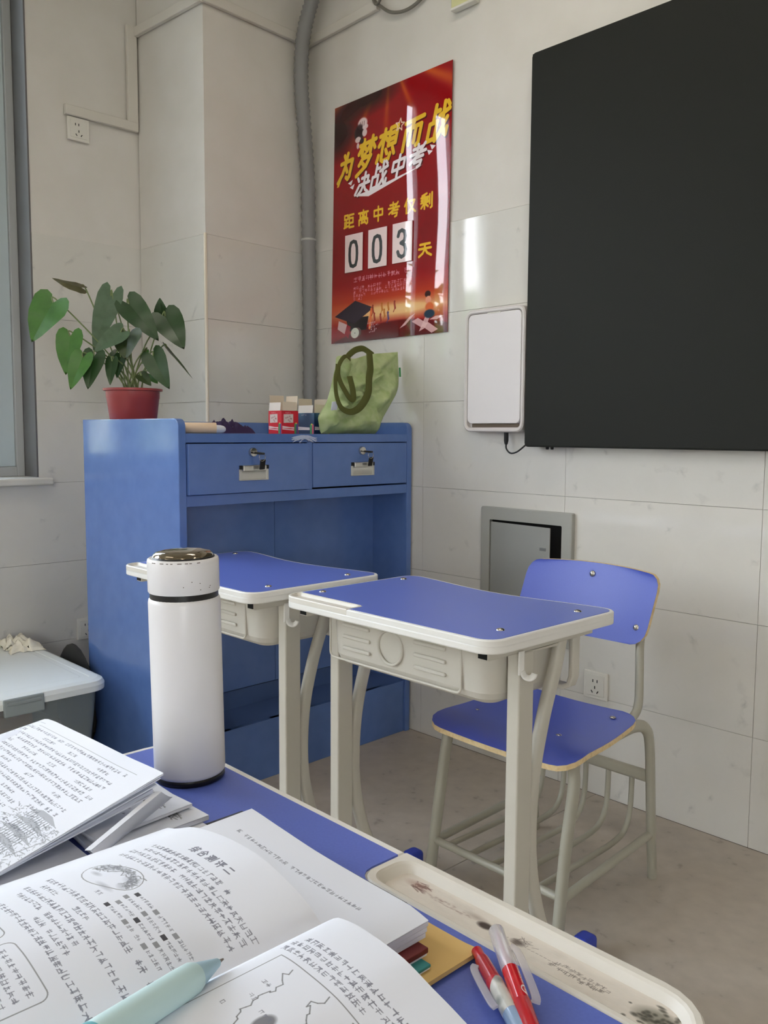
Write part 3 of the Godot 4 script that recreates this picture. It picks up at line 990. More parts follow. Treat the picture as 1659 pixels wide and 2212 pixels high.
func poster() -> void:
	rng.seed = 33
	var w := 936
	var h := 1380
	canvas(234, 345, c8(178, 20, 30))
	for y in bh:
		var v := float(y) / bh
		for x in bw:
			var u := float(x) / bw
			var c := Color(0.60, 0.045, 0.075)
			c = c.lerp(Color(0.52, 0.04, 0.075), clampf((v - 0.35) * 3.0, 0.0, 1.0) * clampf((0.75 - v) * 6.0, 0.0, 1.0))
			# beams from the top middle
			var d := Vector2(u - 0.5, (v + 0.12) * 1.47)
			var ang := atan2(d.x, d.y)
			var beam := pow(maxf(0.0, cos(ang * 11.0 + 0.8)), 4.0) * clampf(1.0 - v * 3.4, 0.0, 1.0)
			c = c.lerp(Color(0.88, 0.42, 0.12), beam * 0.75)
			var dark := clampf(1.0 - Vector2(u * 1.6, (v - 0.11) * 3.6).length() * 2.1, 0.0, 1.0) + clampf(1.0 - Vector2((u - 0.3) * 3.0, v * 11.0).length(), 0.0, 1.0)
			c = c.lerp(Color(0.13, 0.04, 0.05), clampf(dark * 1.3, 0.0, 0.9))
			# fiery horizon and stage at the foot
			var g := clampf(1.0 - absf(v - 0.885) / 0.055, 0.0, 1.0) * clampf(1.25 - absf(u - 0.56) * 1.7, 0.0, 1.0)
			c = c.lerp(Color(0.97, 0.80, 0.56), clampf(g * 1.4, 0.0, 1.0))
			var halo := clampf(1.0 - absf(v - 0.85) / 0.10, 0.0, 1.0)
			c = c.lerp(Color(0.93, 0.45, 0.18), halo * 0.6 * (1.0 - g))
			var stage := smoothstep(0.925, 0.935, v + 0.05 * absf(u - 0.6) * absf(u - 0.6) * -4.0)
			c = c.lerp(Color(0.40, 0.03, 0.06), stage)
			c = c.lerp(Color(0.24, 0.02, 0.05), clampf((v - 0.97) * 14.0, 0.0, 0.7))
			dab(x, y, c, 1.0)
	var im := Image.create_from_data(bw, bh, false, Image.FORMAT_RGB8, buf)
	im.resize(w, h, Image.INTERPOLATE_CUBIC)
	buf = im.get_data()
	bw = w
	bh = h
	var z := Vector2(w, h)
	var gold := c8(244, 196, 52)
	var whitec := c8(250, 240, 244)
	var shade := c8(84, 10, 16)
	# title, dark shadow first
	for pass_i in 2:
		var off := Vector2(7, 8) if pass_i == 0 else Vector2.ZERO
		var i := 0
		for it in [["为", 0.122, 0.262, 0.150, 0.122], ["梦", 0.300, 0.240, 0.168, 0.142], ["想", 0.490, 0.224, 0.172, 0.135], ["而", 0.700, 0.213, 0.175, 0.122], ["战", 0.905, 0.205, 0.165, 0.142]]:
			glyph(it[0], Vector2(it[1], it[2]) * z + off, Vector2(it[3], it[4]) * z, 12.0, gold if pass_i else shade, 0.28, -0.10)
			i += 1
		for it in [["决", 0.275, 0.350, 0.135, 0.092], ["战", 0.425, 0.336, 0.145, 0.105], ["中", 0.585, 0.324, 0.130, 0.090], ["考", 0.742, 0.308, 0.135, 0.092]]:
			glyph(it[0], Vector2(it[1], it[2]) * z + off, Vector2(it[3], it[4]) * z, 9.0, whitec if pass_i else shade, 0.28, -0.10)
	poly(PackedVector2Array([Vector2(0.03, 0.335) * z, Vector2(0.085, 0.27) * z, Vector2(0.105, 0.272) * z, Vector2(0.05, 0.335) * z]), gold)
	poly(PackedVector2Array([Vector2(0.194, 0.391) * z, Vector2(0.36, 0.384) * z, Vector2(0.79, 0.346) * z, Vector2(0.45, 0.392) * z, Vector2(0.33, 0.408) * z]), whitec)
	for q in [[0.138, 0.331, 1.0], [0.155, 0.350, 1.0], [0.862, 0.306, -1.0], [0.885, 0.290, -1.0]]:
		poly(PackedVector2Array([Vector2(q[0], q[1]) * z, Vector2(q[0] + 0.045 * q[2], q[1] - 0.010) * z, Vector2(q[0] + 0.03 * q[2], q[1] + 0.012) * z]), whitec)
	# raised figure in white and black, and the star
	for b in [[0.265, 0.105, 0.05, 0.026, 1], [0.235, 0.14, 0.05, 0.04, 0], [0.285, 0.145, 0.025, 0.018, 1], [0.225, 0.165, 0.03, 0.014, 1], [0.26, 0.175, 0.022, 0.012, 0], [0.29, 0.122, 0.03, 0.012, 1], [0.225, 0.19, 0.014, 0.014, 1]]:
		blob(Vector2(b[0], b[1]) * z, b[2] * w, b[3] * h, c8(236, 214, 212) if b[4] else c8(44, 20, 26), 0.95, 0.25)
	for k in 3:
		pen(Vector2(0.245 + 0.018 * k, 0.098) * z, Vector2(0.242 + 0.018 * k, 0.115) * z, 2.0, c8(90, 50, 52))
	var star := []
	for k in 11:
		var r := 0.034 if k % 2 == 0 else 0.015
		star.append(Vector2(0.594 + cos(k * PI / 5 - 1.4) * r * 1.1, 0.166 + sin(k * PI / 5 - 1.4) * r * 0.72) * z)
	for k in 10:
		pen(star[k], star[k + 1], 3.5, c8(250, 214, 190))
	# subtitle and the day count
	var k2 := 0
	for ch in ["距", "离", "中", "考", "仅", "剩"]:
		glyph(ch, Vector2(0.152 + 0.134 * k2, 0.489) * z, Vector2(0.100, 0.062) * z, 6.2, gold)
		k2 += 1
	glyph("天", Vector2(0.817, 0.672) * z, Vector2(0.112, 0.056) * z, 7.0, gold)
	# small pink print
	for ln in [[0.205, 0.728, 14, 26.0], [0.205, 0.768, 20, 18.0], [0.205, 0.784, 20, 18.0], [0.205, 0.800, 20, 16.0], [0.205, 0.815, 4, 15.0]]:
		print_line(Vector2(ln[0], ln[1]) * z, ln[2], ln[3] * 1.2, c8(240, 150, 168), 0.8, 0.14)
	# graduation cap, scroll, runners, books
	poly(PackedVector2Array([Vector2(0.14, 0.90) * z, Vector2(0.35, 0.90) * z, Vector2(0.33, 0.955) * z, Vector2(0.17, 0.955) * z]), c8(28, 18, 26))
	poly(PackedVector2Array([Vector2(0.03, 0.885) * z, Vector2(0.225, 0.828) * z, Vector2(0.395, 0.868) * z, Vector2(0.215, 0.925) * z]), c8(52, 42, 56))
	pen(Vector2(0.375, 0.872) * z, Vector2(0.36, 0.95) * z, 9.0, c8(232, 120, 70))
	poly(PackedVector2Array([Vector2(0.07, 0.905) * z, Vector2(0.15, 0.925) * z, Vector2(0.13, 0.965) * z, Vector2(0.06, 0.94) * z]), c8(226, 190, 190))
	poly(PackedVector2Array([Vector2(0.15, 0.925) * z, Vector2(0.185, 0.935) * z, Vector2(0.165, 0.985) * z, Vector2(0.128, 0.965) * z]), c8(160, 20, 40))
	blob(Vector2(0.245, 0.962) * z, 38, 30, c8(96, 70, 66), 1.0, 0.1)
	blob(Vector2(0.225, 0.964) * z, 38, 32, c8(226, 226, 214), 1.0, 0.1)
	blob(Vector2(0.225, 0.964) * z, 5, 4, c8(70, 70, 70))
	for r in [[0.385, 0.872, 1], [0.465, 0.868, 2], [0.52, 0.87, 2], [0.575, 0.868, 1], [0.487, 0.895, 2], [0.455, 0.912, 1], [0.52, 0.908, 3], [0.40, 0.905, 1]]:
		var cc: Color = [c8(0, 0, 0), c8(150, 44, 34), c8(196, 110, 40), c8(70, 60, 120)][r[2]]
		blob(Vector2(r[0], r[1] - 0.012) * z, 9, 9, cc, 0.9, 0.4)
		pen(Vector2(r[0], r[1] - 0.004) * z, Vector2(r[0] + 0.006, r[1] + 0.014) * z, 7.0, cc, 0.8)
		pen(Vector2(r[0] + 0.006, r[1] + 0.012) * z, Vector2(r[0] - 0.008, r[1] + 0.028) * z, 3.5, cc, 0.7)
	for r in 5:
		print_line(Vector2(0.34 + 0.03 * (r % 2), 0.925 + r * 0.009) * z, 5, 12.0, c8(230, 210, 214), 0.8, 0.3)
	for q in [[0.70, 0.925, 0.62, 0.955], [0.72, 0.945, 0.80, 0.96], [0.83, 0.93, 0.78, 0.975], [0.80, 0.965, 0.88, 0.985], [0.86, 0.945, 0.92, 0.935]]:
		poly(PackedVector2Array([Vector2(q[0], q[1]) * z, Vector2(q[0] + 0.05, q[1] - 0.012) * z, Vector2(q[2] + 0.05, q[3]) * z, Vector2(q[2], q[3] + 0.012) * z]), c8(238, 196, 196), 0.85)
	blob(Vector2(0.845, 0.845) * z, 24, 20, c8(60, 26, 24), 1.0, 0.25)
	blob(Vector2(0.85, 0.868) * z, 24, 24, c8(240, 160, 130), 1.0, 0.25)
	blob(Vector2(0.86, 0.895) * z, 36, 28, c8(226, 110, 60), 1.0, 0.3)
	blob(Vector2(0.86, 0.922) * z, 44, 26, c8(34, 56, 76), 1.0, 0.25)
	var pm := mat(Color.WHITE, 0.6, 0.0, 1.0)
	pm.albedo_texture = canvas_texture()
	pm.clearcoat_roughness = 0.02
	pm.metallic_specular = 0.1
	pm.normal_enabled = false
	var po := thing("poster", "glossy red countdown poster with gold Chinese lettering on the wall above the bag", "poster")
	# slightly skewed hang, built from the four corners
	var a := Vector3(-2.687, 2.3856, 0.004)
	var b := Vector3(-2.069, 2.3877, 0.004)
	var c2 := Vector3(-2.080, 1.4757, 0.004)
	var d2 := Vector3(-2.709, 1.4780, 0.004)
	var g := []
	for i in 9:
		var row := []
		for j in 13:
			var fu := i / 8.0
			var fv := j / 12.0
			var p := a.lerp(b, fu).lerp(d2.lerp(c2, fu), fv)
			p.z += 0.0006 * sin(fv * 9.0 + fu * 2.0) * fu + 0.0025
			row.append(p)
		g.append(row)
	var s := new_st()
	slab(s, g, Vector3(0, 0, -0.0025))
	obj("sheet", s, pm, po)
	for i in 3:
		canvas(144, 224, c8(250, 226, 224))
		glyph(["0", "0", "3"][i], Vector2(70, 118), Vector2(96, 168), 10.5, c8(40, 46, 50))
		var cm := mat(Color.WHITE, 0.4, 0.0, 0.6)
		cm.albedo_texture = canvas_texture()
		var u0: float = [0.129, 0.344, 0.556][i]
		var ctr := a.lerp(b, u0 + 0.0815).lerp(d2.lerp(c2, u0 + 0.0815), 0.6275)
		s = new_st()
		box(s, TR(ctr.x, ctr.y, 0.0105, 0, 0, -0.012), Vector3(0.1015, 0.143, 0.003), 0.0008)
		obj("number_card", s, cm, po)

# ---------------------------------------------------------------- school desks
func rrect4(w: float, h: float, rs: Array, n := 5, c := Vector2.ZERO) -> PackedVector2Array:
	var a := PackedVector2Array()
	for q in 4:
		var r: float = rs[q]
		var cc := Vector2((w * 0.5 - r) * (1 if q in [0, 3] else -1), (h * 0.5 - r) * (1 if q in [0, 1] else -1))
		for i in n + 1:
			var g := PI * 0.5 * (q + float(i) / n)
			a.append(c + cc + Vector2(cos(g), sin(g)) * r)
	return a

func make_desk(label: String, at: Vector3, turn: float, hgt: float, gl: float, stained: bool, hx := 0.3025) -> Node3D:
	var o := thing("school_desk", label, "desk", "blue and white school desks", at, turn)
	var hz := 0.2075
	var out := PackedVector2Array()
	for q in 4:
		var r := 0.042 if q < 2 else 0.036
		var cc := Vector2((hx - r) * (1 if q in [0, 3] else -1), (hz - r) * (1 if q in [0, 1] else -1))
		for i in 8:
			var g := PI * 0.5 * (q + i / 7.0)
			out.append(cc + Vector2(cos(g), sin(g)) * r)
		if q == 2:
			for i in range(1, 24):
				var k := i / 24.0
				out.append(Vector2(lerpf(-hx + r, hx - r, k), -hz + 0.034 * pow(sin(PI * k), 1.5)))
	var gw := 0.053
	var gx := -hx + gl
	var plate_cut := rrect4(gl + 0.1, gw + 0.1, [0.001, 0.001, 0.001, 0.016], 4, Vector2(-hx - 0.05 + gl * 0.5, hz + 0.05 - gw * 0.5))
	var s := new_st()
	prism(s, Transform3D(), out, hgt - 0.026, hgt - 0.011, 0.003)
	var upper: Array = Geometry2D.clip_polygons(out, plate_cut)
	for p in upper:
		band(s, Transform3D(), p, hgt - 0.0115, p, hgt - 0.002)
		band(s, Transform3D(), p, hgt - 0.002, inset(p, 0.002), hgt)
		cap(s, Transform3D(), inset(p, 0.002), hgt)
	obj("edge_band", s, M.edge_white, o)
	s = new_st()
	for p in Geometry2D.clip_polygons(inset(out, 0.0085), Geometry2D.offset_polygon(plate_cut, 0.001)[0]):
		prism(s, Transform3D(), p, hgt - 0.004, hgt + 0.0006)
	obj("tabletop", s, M.desk_blue, o)
	# pen groove: a rim, sloping walls and a floor
	var pc := Vector2(-hx + gl * 0.5, hz - gw * 0.5)
	var po := rrect4(gl, gw, [0.003, 0.042, 0.003, 0.016], 6, pc)
	var pi := rrect4(gl - 0.018, gw - 0.016, [0.012, 0.030, 0.008, 0.012], 6, pc + Vector2(0.0, -0.001))
	var pf := rrect4(gl - 0.030, gw - 0.023, [0.008, 0.024, 0.006, 0.008], 6, pc + Vector2(0.0, -0.001))
	s = new_st()
	var t0 := Transform3D()
	band(s, t0, po, hgt - 0.0115, po, hgt - 0.0015)
	band(s, t0, po, hgt - 0.0015, inset(po, 0.0018), hgt + 0.0008)
	band(s, t0, inset(po, 0.0018), hgt + 0.0008, inset(pi, -0.002), hgt + 0.0008)
	band(s, t0, inset(pi, -0.002), hgt + 0.0008, pi, hgt - 0.0005)
	band(s, t0, pf, hgt - 0.0060, pi, hgt - 0.0005, -1.0)
	var groove := obj("pen_groove", s, M.groove_white, o)
	s = new_st()
	cap(s, t0, inset(pf, -0.0003), hgt - 0.0059)
	var gm: Material = M.groove_white
	if stained:
		gm = stained_material(gl - 0.030, gw - 0.023, pc + Vector2(0.0, -0.001))
	obj("groove_floor", s, gm, groove)
	for b in [[-0.266, 0.117], [-0.266, -0.142], [0.25, -0.130], [0.25, 0.119]]:
		s = new_st()
		lathe(s, T(b[0], hgt + 0.0004, b[1]), [Vector2(0.0085, 0), Vector2(0.0082, 0.001), Vector2(0.006, 0.0028), Vector2(0.003, 0.0036), Vector2(0, 0.0038)], 16)
		obj("bolt", s, M.chrome, o)
	# frame
	var ht := hgt - 0.026
	for x in [-0.266, 0.2535]:
		s = new_st()
		box(s, T(x, ht - 0.0105, 0.005), Vector3(0.026, 0.021, 0.335), 0.002)
		box(s, T(x, ht - 0.0235, 0.02), Vector3(0.028, 0.005, 0.12), 0.001)
		obj("rail", s, M.steel, o)
		for e in [-0.163, 0.173]:
			s = new_st()
			box(s, T(x, ht - 0.0105, e), Vector3(0.0205, 0.0155, 0.0012))
			obj("open_end", s, M.dark_hole, o)
		s = new_st()
		box(s, T(x, (ht - 0.02 + 0.05) / 2, 0.06), Vector3(0.030, ht - 0.02 - 0.05, 0.046), 0.004)
		obj("leg", s, M.steel, o)
		s = new_st()
		sweep(s, spline([Vector3(x, ht - 0.018, -0.066), Vector3(x, ht - 0.07, -0.052), Vector3(x, ht - 0.17, -0.014), Vector3(x, ht - 0.28, 0.014), Vector3(x, ht - 0.40, 0.022), Vector3(x, ht - 0.50, 0.010), Vector3(x, ht - 0.60, -0.022), Vector3(x, 0.05, -0.072)], 6), rrect(0.022, 0.030, 0.009, 4), Vector3(0, 0, 1))
		obj("curved_strut", s, M.steel, o)
		s = new_st()
		sweep(s, [Vector3(x, 0.024, -0.18), Vector3(x, 0.024, 0.150)], rrect(0.032, 0.036, 0.010, 4), Vector3(0, 1, 0))
		obj("foot", s, M.steel, o)
		for e in [-0.185, 0.155]:
			s = new_st()
			box(s, T(x, 0.023, e), Vector3(0.040, 0.046, 0.046), 0.010)
			obj("foot_cap", s, M.cap_blue, o)
	# hook on the right side
	s = new_st()
	box(s, T(0.2712, ht - 0.038, 0.082), Vector3(0.004, 0.046, 0.016), 0.0015)
	sweep(s, spline([Vector3(0.272, ht - 0.054, 0.080), Vector3(0.276, ht - 0.064, 0.077), Vector3(0.283, ht - 0.067, 0.071), Vector3(0.289, ht - 0.062, 0.067), Vector3(0.290, ht - 0.057, 0.066)], 5), rrect(0.013, 0.005, 0.002, 2), Vector3(1, 0, 0))
	obj("hook", s, M.edge_white, o)
	# plastic bin under the top
	s = new_st()
	var bo := rrect(0.484, 0.25, 0.050, 7, Vector2(-0.0085, -0.005))
	var bt := ht - 0.002
	var levels := [[0.0, bt], [0.004, bt - 0.06], [0.007, bt - 0.105], [0.013, bt - 0.118], [0.024, bt - 0.127], [0.040, bt - 0.131]]
	for i in levels.size() - 1:
		band(s, t0, inset(bo, levels[i + 1][0]), levels[i + 1][1], inset(bo, levels[i][0]), levels[i][1])
	cap(s, t0, inset(bo, 0.040), bt - 0.131, -1.0)
	var bin := obj("book_bin", s, M.bin, o)
	s = new_st()
	var fz := 0.1185
	for sx in [-0.150, 0.070]:
		for k in 3:
			box(s, TR(sx, bt - 0.034 - 0.026 * k, fz - 0.0006 * k), Vector3(0.088, 0.0085, 0.0066), 0.003)
	var ring := []
	for i in 29:
		var g := TAU * i / 28.0
		ring.append(Vector3(-0.044 + cos(g) * 0.036, bt - 0.060 + sin(g) * 0.036, fz - 0.001))
	sweep(s, ring, circle(0.0034, 8), Vector3(0, 0, 1), false)
	var fr := []
	for p in rrect(0.392, 0.104, 0.012, 4, Vector2(-0.042, 0)):
		fr.append(Vector3(p.x, bt - 0.062 + p.y, fz - 0.0015))
	fr.append(fr[0])
	sweep(s, fr, circle(0.0026, 8), Vector3(0, 0, 1), false)
	obj("embossed_relief", s, M.bin, bin)
	s = new_st()
	var rim := []
	var ordered := [Vector2(-0.253, 0.0), Vector2(-0.253, -0.112), Vector2(-0.247, -0.130), Vector2(-0.232, -0.138), Vector2(0.213, -0.138), Vector2(0.228, -0.130), Vector2(0.234, -0.112), Vector2(0.234, 0.0)]
	for p in ordered:
		rim.append(Vector3(p.x, bt + p.y, -0.146))
	sweep(s, rim, rrect(0.012, 0.026, 0.004, 3), Vector3(0, 0, 1))
	obj("rim", s, M.bin, bin)
	return o

func stained_material(w: float, h: float, c: Vector2) -> StandardMaterial3D:
	rng.seed = 91
	canvas(1024, 160, c8(222, 214, 202))
	# in the groove's own frame: u runs along x, v along z
	for i in 500:
		var p := Vector2(rng.randf() * 1024, rng.randf() * 160)
		blob(p, rng.randf_range(8, 60), rng.randf_range(5, 24), c8(206, 192, 178), 0.06, 1.0)
	var dark := c8(60, 48, 44)
	var spots := [[960, 0], [640, 1], [520, 2], [330, 3], [75, 4]]
	for sp in spots:
		var x: float = sp[0]
		match int(sp[1]):
			0:
				for i in 34:
					var a := Vector2(x - rng.randf() * 40, 90 + rng.randf() * 42)
					pen(a, a + Vector2(-rng.randf() * 46, rng.randfn() * 10), rng.randf_range(1.0, 3.2), c8(84, 52, 46), 0.4)
				blob(Vector2(x - 20, 110), 66, 30, c8(150, 112, 100), 0.55, 0.9)
				for i in 60:
					var a := Vector2(x - 30 - rng.randf() * 230, 100 - rng.randf() * 24)
					blob(a, 10, 5, c8(130, 100, 92), 0.3, 1.0)
			1:
				blob(Vector2(x, 84), 34, 24, dark, 1.0, 0.5)
				blob(Vector2(x + 46, 104), 60, 22, c8(140, 124, 112), 0.5, 1.0)
			2:
				blob(Vector2(x, 88), 30, 24, c8(86, 74, 68), 0.85, 0.7)
				for i in 24:
					var a := Vector2(x + rng.randfn() * 26, 88 + rng.randfn() * 22)
					pen(a, a + Vector2(rng.randfn() * 16, rng.randfn() * 10), 1.4, dark, 0.35)
			3:
				for i in 12:
					mark(Vector2(x - 110 + i * 15 + rng.randfn() * 2, 58 + rng.randfn() * 3), 20, c8(120, 110, 102), 0.7)
					mark(Vector2(x - 118 + i * 15 + rng.randfn() * 2, 82 + rng.randfn() * 3), 18, c8(130, 120, 112), 0.6)
				for i in 9:
					pen(Vector2(x + 60 + i * 14, 84), Vector2(x + 68 + i * 14, 84 + rng.randfn() * 2), 1.4, c8(140, 128, 118), 0.7)
			4:
				blob(Vector2(x, 76), 74, 58, c8(140, 136, 122), 0.9, 0.5)
				for i in 40:
					blob(Vector2(x + rng.randfn() * 40, 76 + rng.randfn() * 34), rng.randf_range(6, 18), rng.randf_range(5, 14), c8(58, 56, 48), 0.7, 0.7)
	var m := mat(Color.WHITE, 0.45)
	m.albedo_texture = canvas_texture()
	m.uv1_scale = Vector3(1.0 / w, 1.0 / h, 1)
	m.uv1_offset = Vector3(-(c.x - w / 2) / w, -(c.y - h / 2) / h, 0)
	return m

func desks() -> void:
	make_desk("blue topped school desk standing before the chair, its whole embossed front showing", Vector3(-1.237, 0, 0.9295), 0.0, 0.76, 0.222, false)
	make_desk("blue topped school desk against the blue lectern, half hidden behind the white flask", Vector3(-1.892, 0, 0.982), 0.012, 0.76, 0.222, false)
	make_desk("nearest blue school desk, covered with papers and with a stained pen groove", Vector3(-0.513, 0, 2.0185), PI, 0.785, 0.268, true, 0.311)

func chair() -> void:
	var o := thing("school_chair", "blue plywood school chair with grey tube legs beside the tiled wall", "chair", "", Vector3(-1.25, 0, 0.0))
	# local x is centred on the seat; z stays the world's
	var g := []
	for i in 17:
		var row := []
		var k := 0.5 - 0.5 * cos(PI * i / 16.0)
		var z := lerpf(0.425, 0.803, k)
		for j in 13:
			var q := j / 12.0 * 2.0 - 1.0
			var hw := lerpf(0.196, 0.212, k)
			var e := maxf(0.0, absf(k - 0.5) * 2.0 - 0.72) / 0.28
			hw -= 0.055 * (1.0 - sqrt(maxf(0.0, 1.0 - e * e)))
			var y := 0.437 - 0.010 * sin(PI * clampf(k * 1.1, 0.0, 1.0)) - 0.019 * pow(maxf(0.0, (k - 0.72) / 0.28), 2.0) + 0.004 * q * q
			row.append(Vector3(q * hw + 0.010 + 0.036 * k, y, z))
		g.append(row)
	var s := new_st()
	slab(s, g, Vector3(0, -0.012, 0))
	var seat := obj("seat", s, M.ply, o)
	var top := []
	for row in g:
		var r2 := []
		for p in row:
			r2.append(p + Vector3(0, 0.0009, 0))
		top.append(r2)
	s = new_st()
	slab(s, top, Vector3(0, -0.0008, 0))
	obj("blue_laminate", s, M.chair_blue, seat)
	g = []
	for i in 13:
		var row := []
		var k := 0.5 - 0.5 * cos(PI * i / 12.0)
		for j in 13:
			var q := j / 12.0 * 2.0 - 1.0
			var e := maxf(0.0, absf(k - 0.5) * 2.0 - 0.55) / 0.45
			var hw := 0.203 - 0.036 * (1.0 - sqrt(maxf(0.0, 1.0 - e * e)))
			row.append(Vector3(q * hw + lerpf(-0.044, -0.030, k), lerpf(0.592, 0.770, k) + 0.006 * (1.0 - q * q) * (2.0 * k - 1.0), lerpf(0.352, 0.296, k) - 0.020 * (1.0 - q * q)))
		g.append(row)
	s = new_st()
	slab(s, g, Vector3(0, 0, -0.012))
	var bk := obj("backrest", s, M.ply, o)
	top = []
	for row in g:
		var r2 := []
		for p in row:
			r2.append(p + Vector3(0, 0, 0.0009))
		top.append(r2)
	s = new_st()
	slab(s, top, Vector3(0, 0, -0.0008))
	obj("blue_laminate", s, M.chair_blue, bk)
	for b in [[-0.034, 0.747, 0.287], [0.128, 0.633, 0.333], [-0.196, 0.633, 0.333]]:
		s = new_st()
		lathe(s, TR(b[0], b[1], b[2], PI / 2 - 0.3), [Vector2(0.0085, 0), Vector2(0.0078, 0.0018), Vector2(0.004, 0.004), Vector2(0, 0.0045)], 14)
		obj("bolt", s, M.chrome, bk)
	for b in [[0.155, 0.4385, 0.475], [0.125, 0.430, 0.655], [-0.14, 0.4385, 0.475], [-0.12, 0.430, 0.655]]:
		s = new_st()
		lathe(s, T(b[0], b[1] - 0.0005, b[2]), [Vector2(0.0075, 0), Vector2(0.007, 0.0014), Vector2(0.003, 0.003), Vector2(0, 0.003)], 14)
		obj("bolt", s, M.chrome, seat)
	var sec := rrect(0.022, 0.030, 0.010, 4)
	for sx in [-1.0, 1.0]:
		var xf: float = 0.188 * sx + 0.020
		var xr: float = 0.176 * sx + 0.012
		s = new_st()
		sweep(s, spline([Vector3(xf + 0.004 * sx, 0.0, 0.770), Vector3(xf + 0.002, 0.20, 0.744), Vector3(xf + 0.004, 0.345, 0.720), Vector3(xf - 0.006 * sx, 0.392, 0.706), Vector3(xf - 0.016 * sx, 0.410, 0.668), Vector3(xr + 0.004 * sx, 0.416, 0.52), Vector3(xr, 0.414, 0.43), Vector3(xr + 0.004 * sx, 0.398, 0.385), Vector3(xr + 0.006 * sx, 0.35, 0.365), Vector3(xr + 0.007 * sx, 0.18, 0.350), Vector3(xr + 0.008 * sx, 0.0, 0.334)], 6), sec, Vector3(0, 0, 1))
		obj("leg_frame", s, M.chair_steel, o)
		s = new_st()
		sweep(s, spline([Vector3(xr - 0.018 * sx, 0.418, 0.47), Vector3(xr - 0.018 * sx, 0.424, 0.42), Vector3(xr - 0.018 * sx, 0.45, 0.385), Vector3(xr - 0.020 * sx - 0.012, 0.52, 0.358), Vector3(xr - 0.026 * sx - 0.024, 0.60, 0.328), Vector3(xr - 0.03 * sx - 0.03, 0.70, 0.292)], 6), circle(0.0105, 12), Vector3(0, 0, 1))
		obj("back_post", s, M.chair_steel, o)
		s = new_st()
		tube(s, [Vector3(xr + 0.007 * sx, 0.118, 0.345), Vector3(xf + 0.003 * sx, 0.105, 0.76)], 0.0105, 10)
		obj("side_rail", s, M.chair_steel, o)
	s = new_st()
	tube(s, [Vector3(-0.164, 0.110, 0.757), Vector3(0.206, 0.110, 0.757)], 0.0095, 10)
	obj("front_rail", s, M.chair_steel, o)
	s = new_st()
	sweep(s, [Vector3(-0.170, 0.268, 0.357), Vector3(0.194, 0.268, 0.357)], rrect(0.020, 0.030, 0.008, 3), Vector3(0, 1, 0))
	obj("rear_rail", s, M.chair_steel, o)
	for k in 5:
		var x := -0.128 + 0.068 * k
		s = new_st()
		tube(s, spline([Vector3(x, 0.262, 0.357), Vector3(x, 0.20, 0.359), Vector3(x, 0.155, 0.366), Vector3(x, 0.122, 0.388), Vector3(x, 0.108, 0.43), Vector3(x, 0.104, 0.52), Vector3(x, 0.106, 0.752)], 6), 0.0072, 8)
		obj("basket_rod", s, M.chair_steel, o)

# ---------------------------------------------------------------- teacher's lectern
const CA := Vector3(-2.246, 0, 0.005)
const CT := 0.0285

func cab(lx: float, y: float, lz: float) -> Vector3:
	return CA + Basis(Vector3.UP, CT) * Vector3(lx, y, lz)

func side_panel(o: Node3D, depth: float, z0: float, z1: float) -> void:
	var out := PackedVector2Array([Vector2(-depth, 0.0), Vector2(0, 0.0)])
	for i in 7:
		var g := PI * 0.5 * i / 6.0
		out.append(Vector2(-0.026 + cos(g) * 0.026, -(1.134 + sin(g) * 0.026)))
	out.append(Vector2(-depth, -1.160))
	var s := new_st()
	prism(s, Transform3D(Basis(Vector3.RIGHT, PI / 2), Vector3.ZERO), out, z0, z1, 0.0022)
	obj("side_panel", s, M.blue_board, o)

